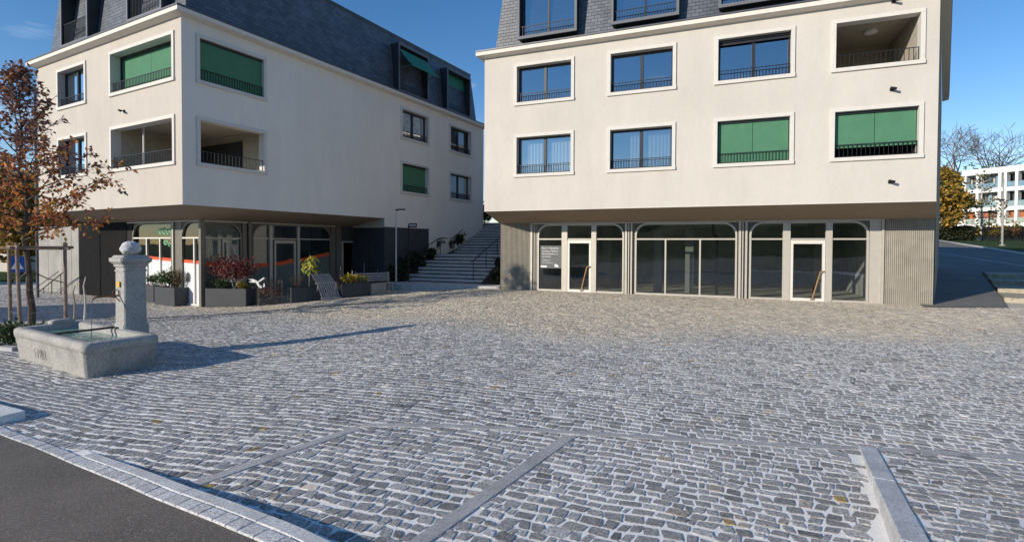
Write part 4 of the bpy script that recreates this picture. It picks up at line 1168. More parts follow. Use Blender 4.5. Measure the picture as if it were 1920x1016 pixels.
def shrub(name, pos, rad, hgt, nstem, nleaf, cols, seed, L=.09, W=.025, stemcol='bark', spread=1.0, droop=0.0, label=None, cat='shrub', group=None, parent=None, base_r=.35):
    r_ = random.Random(seed); pos = np.array(pos, float)
    t_ = thing(name, pos, label, cat, group)
    ms, ml = MB(), MB()
    for i in range(nstem):
        a = r_.uniform(0, 2 * PI); q = math.sqrt(r_.random())
        p0 = pos + np.array([rad * base_r * q * math.cos(a), rad * base_r * q * math.sin(a), -.03])
        hh = hgt * (1 - .45 * q * r_.random()) * r_.uniform(.75, 1)
        p1 = pos + np.array([rad * q * spread * math.cos(a), rad * q * spread * math.sin(a), hh])
        mid = (p0 + p1) / 2 + np.array([0, 0, hh * .1]); mid2 = mid + np.array([r_.uniform(-.04, .04), r_.uniform(-.04, .04), 0])
        ms.tube(p0, mid2, .007, .005, 4, cap=False); ms.tube(mid2, p1, .005, .002, 4, cap=False)
        k = max(1, nleaf // nstem)
        for j in range(k):
            u = r_.uniform(.2, 1.0) ** .8
            p = (p0 + (mid2 - p0) * u * 2 if u < .5 else mid2 + (p1 - mid2) * (u - .5) * 2) + rdir(r_) * rad * .13
            dd = rdir(r_) + np.array([0, 0, .35 - droop]); dd /= np.linalg.norm(dd)
            ml.leaf(p, dd, rdir(r_), L * r_.uniform(.6, 1.3), W * r_.uniform(.7, 1.3), jitcol(r_, pick(r_, cols)))
    ms.build('stem', M[stemcol], t_, recalc=False); ml.build('foliage', M['leaf'], t_, recalc=False)
    return t_

GREEN = [(.045, .085, .03), (.06, .11, .035), (.035, .06, .025)]
DARKG = [(.025, .04, .02), (.035, .05, .022), (.05, .05, .025)]
def bankpt(s, d, dz=0): return ST.p(s, d, float(bank_z(d)) + dz)
bed = [(-.45, .25, .5, .55, 'left_low'), (-.8, -.6, .7, 1.1, ''), (-1.35, -1.6, .7, 1.0, ''), (-.6, -2.6, .55, .6, ''), (-.55, -4.9, .5, .7, ''), (-.5, -6.3, .5, .7, ''), (-.45, -7.7, .5, .75, ''), (-.25, -9.5, .75, 1.5, '')]
names_ = ['low dark shrub at the foot of the steps on their left', 'bushy dark shrub beside the lower left handrail', 'taller dark shrub against the dark base panel, left of the lower steps', 'low shrub under the curled end of the lower left handrail',
          'dark shrub beside the foot of the upper flight', 'dark shrub halfway up beside the long handrail', 'dark shrub high beside the long handrail', 'topmost shrub at the head of the steps by the long handrail']
for k, (s, d_, rd, hh, _) in enumerate(bed):
    shrub('shrub', bankpt(s, d_), rd, hh, 26, 900, DARKG + [(.08, .085, .03)], 40 + k, L=.17, W=.06, label=names_[k], group='shrubs on the banks beside the steps')
nm2 = ['low ground shrub at the foot of the steps beside the ribbed wall', 'dark shrub beside the middle of the lower flight, next to the ribbed wall', 'dark shrub at the top of the lower flight, next to the ribbed wall']
for k, (s, d_, rd, hh) in enumerate(((WID + .7, -.4, .55, .45), (WID + .6, -1.5, .55, .6), (WID + .5, -2.9, .55, 1.0))):
    shrub('shrub', bankpt(s, d_), rd, hh, 26, 800, DARKG, 60 + k, L=.17, W=.06, label=nm2[k], group='shrubs on the banks beside the steps')

for k, (s, d_, hh, lab) in enumerate(((.6, -10.6, 2.0, 'tall dark shrub at the very top of the steps, left one'), (2.0, -11.0, 2.2, 'tall dark shrub at the very top of the steps, right one'))):
    shrub('shrub', ST.p(s, d_, 3.35), .9, hh, 30, 1000, DARKG, 80 + k, L=.2, W=.08, label=lab, group='shrubs at the top of the steps')
# street lamp and sign post at the foot of the steps
k_ = .9
lp = V3(-5.62, 25.05, .1)
LAMP = thing('street_lamp', lp, 'slim pale street lamp with a flat arm in front of the dark base panel', 'lamp')
MB().tube(lp, lp + [0, 0, 3.5], .045, .034, 12).build('pole', M['steel'], LAMP)
mb = MB(); fl_ = rotfr(lp[0], lp[1], R(8)); mb.box(fl_, -.03, .12, -.05, .05, 3.58, 3.65); mb.box(fl_, .1, .44, -.07, .07, 3.61, 3.67)
mb.build('lamp_head', M['iron'], LAMP, bevel=.01)
MB().tube(lp + [0, 0, -.02], lp + [0, 0, .03], .09, .09, 12).build('base', M['steel'], LAMP)
sp_ = V3(-5.06, 25.25, .1)
SIGN = thing('sign_post', sp_, 'thin black post with a small dark street plate beside the steps', 'sign')
MB().tube(sp_, sp_ + [0, 0, 2.8], .028).build('post', M['iron'], SIGN)
mb = MB(); fs_ = rotfr(sp_[0], sp_[1], R(-4)); mb.box(fs_, .0, .42, -.012, .012, 2.78, 2.98); pl = mb.build('plate', M['black'], SIGN, bevel=.004)
mb = MB()
for i, (a, b) in enumerate(((.05, .12), (.13, .17), (.185, .26), (.27, .3), (.31, .37))): mb.box(fs_, a, b, .0125, .0145, 2.86, 2.91)
mb.build('lettering', M['white'], pl)

# ------------------------------------------------------------------ fountain
FT = Fr((-7.74, 9.31, 0), (.857, -.515, 0), (-.515, -.857, 0))     # s to the right end, d towards the viewer
def rrect(hx, hy, r_, z, n=6, jit=0, cx=0, cd=0):
    pts = []
    for sx, sy, a0 in ((1, 1, 0), (-1, 1, 90), (-1, -1, 180), (1, -1, 270)):
        for i in range(n + 1):
            a = R(a0 + 90 * i / n); pts.append((cx + sx * (hx - r_) + r_ * math.cos(a), cd + sy * (hy - r_) + r_ * math.sin(a)))
    # straight runs get extra points
    out = []
    for i in range(len(pts)):
        p, q_ = pts[i], pts[(i + 1) % len(pts)]; L = math.hypot(q_[0] - p[0], q_[1] - p[1]); m = 12 if L > .3 else 1
        for j in range(m): out.append((p[0] + (q_[0] - p[0]) * j / m, p[1] + (q_[1] - p[1]) * j / m))
    return [FT.p(a, b, z) for a, b in out]
FZ = -.215
FO = thing('fountain', FT.p(0, 0, FZ), 'old rough granite water trough with a square pillar topped by a stone ball', 'fountain')
ring = [(1.5, .475, .06, FZ), (1.52, .485, .07, FZ + .03), (1.575, .525, .085, .19), (1.585, .532, .085, .2), (1.578, .525, .085, .207), (1.6, .545, .09, .213), (1.61, .55, .1, .3), (1.6, .545, .1, .335), (1.57, .525, .1, .362), (1.53, .49, .09, .372),
        (1.43, .4, .08, .37), (1.395, .37, .08, .35), (1.38, .355, .07, .31), (1.34, .31, .07, -.05)]
rr_ = random.Random(5)
loops = []
for k, (hx, hy, q, z) in enumerate(ring):
    l = rrect(hx * .968, hy, q, z)
    loops.append([p_ + np.array([rr_.uniform(-.006, .006), rr_.uniform(-.006, .006), rr_.uniform(-.003, .003) if k else 0]) for p_ in l])
mb = MB(); mb.loft(loops, True, True); mb.build('trough', M['granite'], FO, smooth=True)
MB().poly(rrect(1.33, .345, .07, .262)).build('water', M['water'], FO)
mb = MB()   # raised overflow lip on the far left rim
mb.loft([rrect(.1, .2, .06, .34, cx=-1.47, cd=-.16), rrect(.1, .19, .06, .42, cx=-1.47, cd=-.16), rrect(.07, .15, .05, .445, cx=-1.47, cd=-.16)])
mb.build('overflow_lip', M['granite'], FO, smooth=True)
for s in (.1, .24):
    mb = MB(); mb.box(FT, s - .02, s + .02, -.5, .45, .385, .4)
    mb.tube(FT.p(s, -.42, .385), FT.p(s, -.36, .27), .01)
    mb.build('grate_bar', M['iron'], FO)
tm = text_mb('1781', .25, FT, 0, 0, 0, .004)
mb = MB(); mb.add([FT.p(-.95 + p_[0], 0, 0) for p_ in [(0, 0, 0)]][:0], [])
tv = np.array(tm.v); o_ = FT.o
sv = (tv - o_) @ FT.ex; dv = (tv - o_) @ FT.en
mb.add([FT.p(-.55 + a, .507 + (z + .08) * .155 + b - .002, z - .08) for a, b, z in zip(sv, dv, tv[:, 2])], tm.f)
mb.build('carved_date', M['granite'], FO)
PC = (-7.13 - -7.69, 9.70 - 9.28); ps = PC[0] * .857 + PC[1] * -.515; pd = PC[0] * -.515 + PC[1] * -.857
mb = MB()
def sq(h, z, ch=.02): return [FT.p(ps + a * h, pd + b * h, z) for a, b in ((-1 + ch, -1), (1 - ch, -1), (1, -1 + ch), (1, 1 - ch), (1 - ch, 1), (-1 + ch, 1), (-1, 1 - ch), (-1, -1 + ch))]
prof = [(.235, FZ), (.235, .38), (.22, .44), (.205, .47), (.205, .5), (.2, 1.42), (.215, 1.425), (.215, 1.45), (.2, 1.455), (.2, 1.5), (.225, 1.52), (.225, 1.555), (.285, 1.61), (.285, 1.675), (.25, 1.685), (.22, 1.725)]
mb.loft([sq(h * .91, z, .1) for h, z in prof]); mb.build('pillar', M['granite'], FO)
bc = FT.p(ps, pd, 1.85)
mb = MB()
def relief(u):
    a = math.atan2(u[1], u[0]); return .035 * math.sin(7 * u[2] + 3 * math.sin(a * 2 + 1)) * (1 if abs(u[2]) < .8 else .3) + .02 * math.sin(9 * a + 5 * u[2])
mb.ball(bc, .165, .165, .138, 36, 22, fn=relief); mb.build('ball', M['granite_grey'], FO, smooth=True)
mb = MB(); z0 = .98
pts = [FT.p(ps - .02, pd + .19, z0), FT.p(ps - .02, pd + .27, z0 + .0), FT.p(ps - .02, pd + .5, z0 + .0), FT.p(ps - .02, pd + .57, z0 - .01), FT.p(ps - .02, pd + .6, z0 - .05)]
mb.path(pts, .016, 8)
lp_ = [FT.p(ps - .02 + .0, pd + .24 + .05 * math.cos(t_), z0 + .05 + .06 * math.sin(t_)) for t_ in np.linspace(-1.2, 4.2, 14)]
mb.path(lp_, .009, 6); mb.path([lp_[0], FT.p(ps + .1, pd + .215, z0 - .1)], .009, 6)
mb.build('spout', M['copper'], FO)
MB().tube(FT.p(ps - .02, pd + .6, z0 - .05), FT.p(ps - .02, pd + .62, .27), .005, .008, 6).build('water_jet', M['glass_dim'], FO)
MB().box(FT, ps - .06, ps + .05, pd + .2, pd + .212, 1.14, 1.24).build('plaque', M['yellow'], FO)

# white slab at the kerb
SLB = Fr((-5.97, 6.3, 0), (.42, -.907, 0), (-.907, -.42, 0))
mb = MB(); P = [(-5.95, 6.29), (-6.06, 6.03), (-8.6, 7.0), (-8.6, 7.5)]
mb.loft([[V3(a, b, -.24) for a, b in P], [V3(a, b, -.1) for a, b in P]])
sb_ = mb.build('granite_slab', M['slab_white'], org=(-7.2, 6.7, -.2), bevel=.008); tag(sb_, 'flat white granite slab lying at the kerb in front of the fountain', 'slab')

# ------------------------------------------------------------------ young oak with its stakes
def tube_tree(mb, segs, n=6):
    for p0, p1, r0, r1 in segs: mb.tube(p0, p1, r0, r1, n if r0 > .02 else 4, cap=False)
OK_ = V3(-12.95, 13.9, -.28)
r_ = random.Random(21)
TR = thing('oak_tree', OK_, 'young oak with rust and purple brown autumn leaves held by wooden stakes', 'tree')
segs = []; tw = []
lead = [OK_ + [0, 0, -.1]]
for i in range(1, 16):
    h = 6.8 * i / 15; lead.append(OK_ + np.array([.05 * math.sin(i * 1.1) - .02 * i, .05 * math.cos(i * 1.7), h]))
for i in range(15): segs.append((lead[i], lead[i + 1], .085 * (1 - i / 15.5), .085 * (1 - (i + 1) / 15.5)))
def leadpt(h): 
    f_ = np.clip(h / 6.8 * 15, 0, 14.99); i = int(f_); return lead[i] + (lead[i + 1] - lead[i]) * (f_ - i)
nb_ = 54
for k in range(nb_):
    h = 2.3 + 4.4 * (k / nb_) ** 1.0; a = k * 2.39996 + r_.uniform(-.3, .3)
    f_ = (h - 2.3) / 4.5
    L = (2.75 * (1 - f_) ** 1.25 + .38) * r_.uniform(.75, 1.12)
    el = R(8 + 46 * f_ + r_.uniform(-8, 8))
    p = leadpt(h); n = 7; pts = [p]
    d_ = np.array([math.cos(a) * math.cos(el), math.sin(a) * math.cos(el), math.sin(el)])
    for j in range(n):
        d_ = d_ + np.array([r_.uniform(-.16, .16), r_.uniform(-.16, .16), r_.uniform(-.05, .14)]); d_ /= np.linalg.norm(d_)
        pts.append(pts[-1] + d_ * L / n)
    for j in range(n):
        segs.append((pts[j], pts[j + 1], .022 * (1 - j / (n + 1)) * (1.2 - f_ * .6), .022 * (1 - (j + 1) / (n + 1)) * (1.2 - f_ * .6)))
        if j >= 1:
            for m in range(r_.choice([2, 2, 3])):
                dd = d_ * .6 + rdir(r_); dd[2] += .15; dd /= np.linalg.norm(dd); l2 = r_.uniform(.22, .6) * (1 - f_ * .45)
                q0 = pts[j] + (pts[j + 1] - pts[j]) * r_.random(); q1 = q0 + dd * l2
                segs.append((q0, q1, .007, .003)); tw.append((q0, q1, h, (j + 1) / n))
        tw.append((pts[j], pts[j + 1], h, (j + 1) / n)) if j > 2 else None
mb = MB(); tube_tree(mb, segs, 8); mb.build('trunk', M['bark'], TR, recalc=False)
mb = MB()
LOW = [(.5, .17, .05), (.58, .25, .06), (.38, .11, .045), (.42, .28, .06), (.24, .09, .05)]
UPP = [(.2, .09, .08), (.27, .12, .09), (.19, .085, .075), (.4, .18, .09), (.22, .14, .1)]
for q0, q1, h, f_ in tw:
    for j in range(r_.choice([3, 4, 5, 6]) + (3 if h < 3.6 else 0) - (2 if h > 4.6 else 0)):
        if r_.random() < .06: continue
        u = r_.uniform(.1, 1.1); p = q0 + (q1 - q0) * u + rdir(r_) * .04
        dd = rdir(r_) * .9 + (q1 - q0) / np.linalg.norm(q1 - q0) * .5 + np.array([0, 0, -.35]); dd /= np.linalg.norm(dd)
        up_ = p[2] - OK_[2] + r_.uniform(-.8, .8)
        mb.leaf(p, dd, rdir(r_), r_.uniform(.09, .17), r_.uniform(.028, .05), jitcol(r_, pick(r_, LOW if up_ < 4.3 else UPP), .35), .35)
mb.build('crown', M['leaf'], TR, recalc=False)
# three stakes with rails and straps
SK = thing('tree_stakes', OK_ + [0, 0, .0], 'weathered wooden stakes with top rails and black straps around the young oak', 'tree stakes')
sc_ = lambda p: np.array([p[0] * .952, p[1] * .952, 1.95 + (p[2] - 1.95) * .952])
posts = [(sc_(V3(-12.72, 14.7, -.45)), sc_(V3(-12.70, 14.68, 1.98))), (sc_(V3(-13.35, 14.0, -.42)), sc_(V3(-13.52, 14.1, 1.95))), (sc_(V3(-14.15, 14.55, -.45)), sc_(V3(-14.12, 14.5, 1.95)))]
for p0, p1 in posts: MB().tube(p0, p1, .044, .04, 10).build('stake', M['stake'], SK)
for a, b, z in ((0, 1, 1.83), (1, 2, 1.845), (2, 0, 1.8)):
    A, Bq = posts[a][1].copy(), posts[b][1].copy(); A[2] = Bq[2] = z; dd = (Bq - A) / np.linalg.norm(Bq - A)
    MB().tube(A - dd * .18, Bq + dd * .12, .038, .038, 10).build('rail', M['stake'], SK)
tp = leadpt(1.35)
for k, (p0, p1) in enumerate(posts):
    q = p0 + (p1 - p0) * .52; MB().path([tp + [0, 0, .15], (tp + q) / 2 + [0, 0, .02], q], .014, 6).build('strap', M['iron'], SK)
for z in (.1, .45, .72):
    A = [p0 + (p1 - p0) * (z + .33) / 2.3 for p0, p1 in posts]
    MB().path([A[0], A[1], A[2]], .004, 4).build('wire', M['steel'], SK)
for k, (x_, y_, h, c, lab) in enumerate(((-12.95, 15.25, 1.05, 'wood', 'short brown stake behind the trough, left of its pale neighbour'), (-12.68, 15.3, 1.3, 'barkpale', 'short pale crooked stake behind the trough, next to the brown one'))):
    z = gz(x_, y_); mb = MB(); pts = [V3(x_, y_, z), V3(x_ + .03, y_, z + h * .45), V3(x_ - .02, y_, z + h * .8), V3(x_ + .05, y_, z + h)]
    for i in range(3): mb.tube(pts[i], pts[i + 1], .03 - .006 * i, .024 - .006 * i, 8)
    tag(mb.build('stake', M[c], org=(x_, y_, z)), lab, 'stake')
# planted pit edge at the far left
shrub('shrub', (-10.45, 10.75, -.2), .55, .5, 30, 700, GREEN + [(.1, .1, .04)], 77, L=.1, W=.03, label='low green shrub at the left edge beside the trough')
mb = MB(); mb.loft([[V3(a, b, z) for a, b in ((-11.6, 10.9), (-9.95, 10.42), (-9.9, 10.2), (-11.6, 10.55))] for z in (-.24, -.13)])
tag(mb.build('stone_edging', M['granite_grey'], org=(-10.7, 10.5, -.2), bevel=.01), 'low grey edging stone in front of the green shrub at the left edge', 'edging stone')

# handrail of the sunken stairs at the concrete wall
t_ = thing('handrail', V3(-17, 21.6, -.47), 'thin black double handrail sloping down in front of the bare concrete wall', 'handrail')
A, Bq = LB.p(-9.75, .6, .62), LB.p(-12.6, .6, -.5)
MB().path([A, Bq], .022, 8).build('rail', M['iron'], t_); MB().path([A + [-.25, 0, .02], Bq + [-.2, 0, .16]], .016, 8).build('rail', M['iron'], t_)
for f_ in (.12, .45, .75):
    q = A + (Bq - A) * f_; MB().path([[q[0], q[1], -.6], q], .018).build('post', M['iron'], t_)
# pedestrian sign
BS = thing('traffic_sign', (-28.2, 29.5, -.7), 'square blue pedestrian crossing sign with a white triangle, seen past the oak stakes', 'traffic sign')
bx, by = -28.25, 29.5
fs_ = rotfr(bx, by, R(40))
fs_ = Fr((bx, by, 0), (math.cos(R(38)), math.sin(R(38)), 0), (math.sin(R(38)), -math.cos(R(38)), 0))
MB().tube((bx, by - .0, -.75), (bx, by, .9), .03).build('post', M['steel'], BS)
mb = MB(); mb.box(fs_, -.33, .33, .035, .05, .28, 1.18); pl = mb.build('plate', M['blue'], BS, bevel=.004)
MB().prism(fs_, [(-.27, .45), (.27, .45), (0, 1.0)], .051, .055).build('triangle', M['white'], pl)
mb = MB(); mb.prism(fs_, [(.03 + .035 * math.cos(i), .84 + .035 * math.sin(i)) for i in np.linspace(0, 5.9, 10)], .056, .058)
for P in ([(.0, .79), (.06, .79), (.04, .64), (-.03, .64)], [(-.03, .64), (.01, .64), (-.07, .48), (-.11, .48)], [(.01, .64), (.05, .64), (.11, .48), (.07, .48)], [(.05, .78), (.07, .76), (.13, .66), (.11, .65)], [(-.0, .78), (-.02, .77), (-.08, .68), (-.06, .66)]): mb.prism(fs_, P, .056, .0585)
mb.build('walking_figure', M['black'], pl)

# ------------------------------------------------------------------ cafe terrace
def planter(p0, p1, dep, z0, z1, label, mat='planter'):
    """trough planter whose front edge runs p0 -> p1"""
    p0 = np.array([*p0, 0.]); p1 = np.array([*p1, 0.]); e = p1 - p0; L = np.linalg.norm(e); e /= L
    f = Fr(p0, e, (e[1], -e[0], 0))
    t_ = thing('planter', f.p(L / 2, -dep / 2, z0), label, 'planter')
    mb = MB(); w = .03
    mb.box(f, 0, L, -w, 0, z0 - .04, z1); mb.box(f, 0, L, -dep, -dep + w, z0 - .04, z1); mb.box(f, 0, w, -dep + w, -w, z0 - .04, z1); mb.box(f, L - w, L, -dep + w, -w, z0 - .04, z1)
    mb.build('trough', M[mat], t_, bevel=.006)
    MB().box(f, w, L - w, -dep + w, -w, z1 - .12, z1 - .05).build('soil', M['soil'], t_)
    return f, L, t_
f1, L1, _ = planter((-14.2, 20.5), (-12.94, 19.78), .8, -.47, .24, 'anthracite box planter with leafy green shrubs in front of the white frosted cafe window')
f0, L0_, _ = planter((-15.3, 21.35), (-14.55, 20.95), .7, -.47, .26, 'dark box planter half hidden behind the fountain pillar')
f2, L2, _ = planter((-11.64, 19.58), (-10.0, 19.4), .75, -.45, .25, 'wide anthracite planter holding the red maple')
f3, L3, _ = planter((-8.47, 19.8), (-7.45, 20.7), .5, -.33, .27, 'anthracite planter with heather and a tall yellow leaved plant')
f4, L4, _ = planter((-6.9, 20.95), (-6.02, 21.84), .5, -.25, .36, 'anthracite planter overflowing with yellow flowers')
cf = Fr(V3(-5.98, 21.92), np.array([.41, .912, 0]), np.array([.912, -.41, 0]))
CB = thing('garden_cabinet', cf.p(.5, -.25, -.22), 'low grey box cabinet standing right of the yellow flower planter', 'cabinet')
MB().box(cf, 0, 1.05, -.5, 0, -.22, .3).build('body', M['cabinetgrey'], CB, bevel=.008); MB().box(cf, -.02, 1.07, -.52, .02, .302, .335).build('lid', M['iron'], CB)
mb = MB(); mb.box(cf, .04, 1.01, .002, .012, -.18, .26); mb.build('front_panel', M['rib'], CB, bevel=.004)
shrub('shrub', f1.p(.35, -.3, .18), .5, .75, 26, 500, [(.09, .14, .05), (.13, .19, .08), (.06, .1, .035)], 101, L=.13, W=.03, label='leafy green shrub in the left part of the box planter by the white window')
shrub('shrub', f1.p(1.05, -.4, .18), .45, .95, 24, 330, [(.16, .12, .06), (.1, .1, .05), (.2, .15, .08)], 102, L=.1, W=.02, label='brownish feathery shrub at the right end of the box planter by the white window')
shrub('shrub', f0.p(.4, -.35, .2), .4, .5, 18, 250, GREEN, 103, L=.12, W=.03, label='small green shrub in the planter half hidden behind the pillar')
# red maple
mp_ = f2.p(.95, -.35, .19); r_ = random.Random(31)
MT = thing('maple_tree', mp_, 'small dark red maple in the wide anthracite planter', 'tree')
segs = []; tips = []
def mbranch(p, d_, L, r0, lev):
    q = p + d_ * L; segs.append((p, q, r0, r0 * .7)); 
    if lev == 0: tips.append(q); return
    for i in range(3 if lev > 1 else 4):
        dd = d_ * .7 + rdir(r_) * .9; dd[2] = abs(dd[2]) * .5 + .1; dd /= np.linalg.norm(dd); mbranch(q, dd, L * r_.uniform(.6, .95), r0 * .6, lev - 1)
for a in (0, 1.7, 3.3, 4.6): mbranch(mp_ + [0, 0, -.05], np.array([.35 * math.cos(a), .35 * math.sin(a), .9]), .36, .018, 3)
mb = MB(); tube_tree(mb, segs, 5); mb.build('trunk', M['barkpale'], MT, recalc=False)
mb = MB()
for i in range(1500):
    a = r_.uniform(0, 2 * PI); q = r_.random() ** .5; zz = r_.uniform(-1, 1)
    p = mp_ + np.array([1.0 * q * math.cos(a) * math.sqrt(1 - zz * zz * .8), .7 * q * math.sin(a), .86 + .36 * zz + .1 * math.sin(a * 3 + 1)])
    if r_.random() < .5 and tips: p = p * .45 + pick(r_, tips) * .55 + rdir(r_) * .1
    dd = rdir(r_); dd[2] -= .3; dd /= np.linalg.norm(dd)
    mb.leaf(p, dd, rdir(r_), r_.uniform(.07, .13), r_.uniform(.02, .04), jitcol(r_, pick(r_, [(.13, .03, .03), (.17, .045, .045), (.08, .018, .02), (.26, .1, .085)]), .35))
mb.build('crown', M['leaf'], MT, recalc=False)
shrub('shrub', f2.p(.25, -.35, .2), .35, .5, 16, 200, [(.07, .09, .06), (.1, .11, .08)], 104, L=.08, W=.012, label='grey green spiky shrub at the left end of the maple planter', cat='plant')
shrub('flowering_plant', f2.p(1.35, -.2, .2), .25, .28, 14, 200, [(.3, .28, .03), (.12, .2, .03), (.4, .12, .03)], 105, L=.08, W=.03, label='low yellow green plant under the right side of the maple', cat='plant')
# white swept-wing garden ornament
oc = V3(-9.62, 19.4, .5); OR_ = thing('garden_ornament', V3(-9.55, 19.45, -.4), 'white garden ornament with swept wings on a thin rod by the maple planter', 'ornament')
mb = MB()
def blade(pts, th=.012):
    n = len(pts); mb.loft([[np.array(p_) + oc + [0, th, 0] for p_ in pts], [np.array(p_) + oc - [0, th, 0] for p_ in pts]])
blade([(-.28, 0, .12), (-.1, 0, .13), (.06, 0, .05), (.0, 0, -.01), (-.16, 0, .0), (-.28, 0, .02), (-.12, 0, .06)])
blade([(.0, 0, .02), (.1, 0, .05), (.3, 0, .2), (.33, 0, .16), (.2, 0, .06), (.08, 0, 0)])
blade([(-.02, 0, .02), (.08, 0, .0), (.24, 0, -.18), (.2, 0, -.22), (.12, 0, -.2)]); blade([(.2, 0, -.2), (.34, 0, -.16), (.32, 0, -.03), (.29, 0, -.04), (.28, 0, -.13), (.22, 0, -.16)])
mb.build('wings', M['white'], OR_); MB().tube(V3(-9.62, 19.42, -.42), oc + [0, .02, 0], .012).build('rod', M['iron'], OR_)
# wire basket with orange plants
bk = V3(-9.25, 19.75, -.4); BK = thing('wire_basket', bk, 'tall rusty wire basket filled with dry orange plants between two planters', 'basket')
mb = MB(); fb = Fr(bk, (.8, .6, 0), (.6, -.8, 0)); r_ = random.Random(8)
for i in range(11):
    s = -.42 + .084 * i
    for d_ in (-.22, .22): mb.tube(fb.p(s, d_, -.42), fb.p(s + r_.uniform(-.03, .03), d_, .55), .006, .006, 4)
for z in (-.36, -.15, .06, .28, .5):
    mb.path([fb.p(-.42, -.22, z), fb.p(.42, -.22, z), fb.p(.42, .22, z), fb.p(-.42, .22, z), fb.p(-.42, -.22, z)], .006, 4)
for i in range(5):
    d_ = -.22 + .11 * i
    for s in (-.42, .42): mb.tube(fb.p(s, d_, -.42), fb.p(s, d_, .52), .006, .006, 4)
mb.build('mesh', M['barkgrey'], BK, recalc=False)
mb = MB()
for i in range(420):
    p = fb.p(r_.uniform(-.4, .4), r_.uniform(-.2, .2), r_.uniform(-.4, .62)); dd = rdir(r_); dd[2] = abs(dd[2]); 
    c = pick(r_, [(.07, .06, .05), (.1, .08, .07), (.12, .09, .06)]) if not (-.05 < p[2] < .25) else pick(r_, [(.35, .12, .04), (.3, .07, .03), (.12, .08, .05)])
    mb.leaf(p, dd, rdir(r_), r_.uniform(.06, .16), .014, jitcol(r_, c, .3))
mb.build('dry_plants', M['leaf'], BK, recalc=False)
# heather, yellow plant, yellow flowers
shrub('heather', f3.p(.3, -.25, .22), .33, .62, 34, 420, [(.16, .11, .1), (.2, .13, .12), (.09, .1, .06)], 106, L=.05, W=.008, label='grey pink heather at the left end of the narrow planter', cat='plant')
yp = f3.p(.78, -.25, .22); r_ = random.Random(55)
YP = thing('yellow_plant', yp, 'tall plant with big yellow green hanging leaves above the heather planter', 'plant')
mb = MB(); mb.tube(yp + [0, 0, -.1], yp + [.02, 0, 1.3], .018, .012, 6); mb.tube(yp + [.02, 0, .6], yp + [.2, .1, 1.0], .01, .008, 6); mb.build('stem', M['wood'], YP)
mb = MB()
for i in range(70):
    a = r_.uniform(0, 2 * PI); q = r_.uniform(.02, .3); p = yp + np.array([.05 + q * math.cos(a), q * math.sin(a) * .8, r_.uniform(.72, 1.32) - q * .3])
    dd = np.array([math.cos(a) * .6, math.sin(a) * .6, -.8]); dd /= np.linalg.norm(dd)
    mb.leaf(p, dd, np.array([math.cos(a), math.sin(a), .7]), r_.uniform(.14, .26), r_.uniform(.045, .08), jitcol(r_, pick(r_, [(.42, .42, .06), (.5, .42, .04), (.25, .33, .08), (.55, .5, .14)]), .25))
mb.build('leaf', M['leaf'], YP, recalc=False)
yf = shrub('flowering_plant', f4.p(.55, -.25, .3), .5, .42, 30, 520, [(.5, .36, .03), (.42, .36, .05), (.2, .25, .06), (.55, .3, .02)], 107, L=.08, W=.035, label='bushy yellow flowering plant spilling over the right hand planter', cat='plant')
shrub('flowering_plant', f4.p(-.1, -.2, .25), .22, .35, 12, 120, [(.13, .05, .05), (.1, .04, .04)], 108, L=.06, W=.02, label='small dark red plant between the slatted chair and the yellow flowers', cat='plant')
# slatted wooden folding chair
ch = V3(-7.22, 20.45, -.27); fc = Fr(ch, (.75, .66, 0), (.66, -.75, 0))
CH = thing('slatted_chair', ch, 'weathered slatted wooden lounge chair leaning between two planters', 'chair')
for i in range(9):
    s = -.36 + .085 * i
    mb = MB(); A0, A1 = fc.p(s, .25, .14 - .38), fc.p(s - .1, -.12, .45)
    mb.loft([[A0 + ea * 0 - fc.ex * .022, A0 + fc.ex * .022, A0 + fc.ex * .022 + fc.en * .018, A0 - fc.ex * .022 + fc.en * .018], [A1 - fc.ex * .022, A1 + fc.ex * .022, A1 + fc.ex * .022 + fc.en * .018, A1 - fc.ex * .022 + fc.en * .018]])
    mb.loft([[A1 - fc.ex * .022, A1 + fc.ex * .022, A1 + fc.ex * .022 + fc.en * .018, A1 - fc.ex * .022 + fc.en * .018], [p_ + fc.ex * -.16 + fc.en * -.16 + np.array([0, 0, .32]) for p_ in (A1 - fc.ex * .022, A1 + fc.ex * .022, A1 + fc.ex * .022 + fc.en * .018, A1 - fc.ex * .022 + fc.en * .018)]])
    mb.build('slat', M['woodgrey'], CH)
mb = MB(); mb.box(fc, -.42, .38, .19, .235, -.2, -.14); mb.build('crossbar', M['woodgrey'], CH)
MB().box(fc, -.5, .3, -.15, -.11, .38, .44).build('crossbar', M['woodgrey'], CH)
for s in (-.38, .34): MB().tube(fc.p(s, -.12, .42), fc.p(s, -.55, -.27 + .0), .02).build('leg', M['woodgrey'], CH)
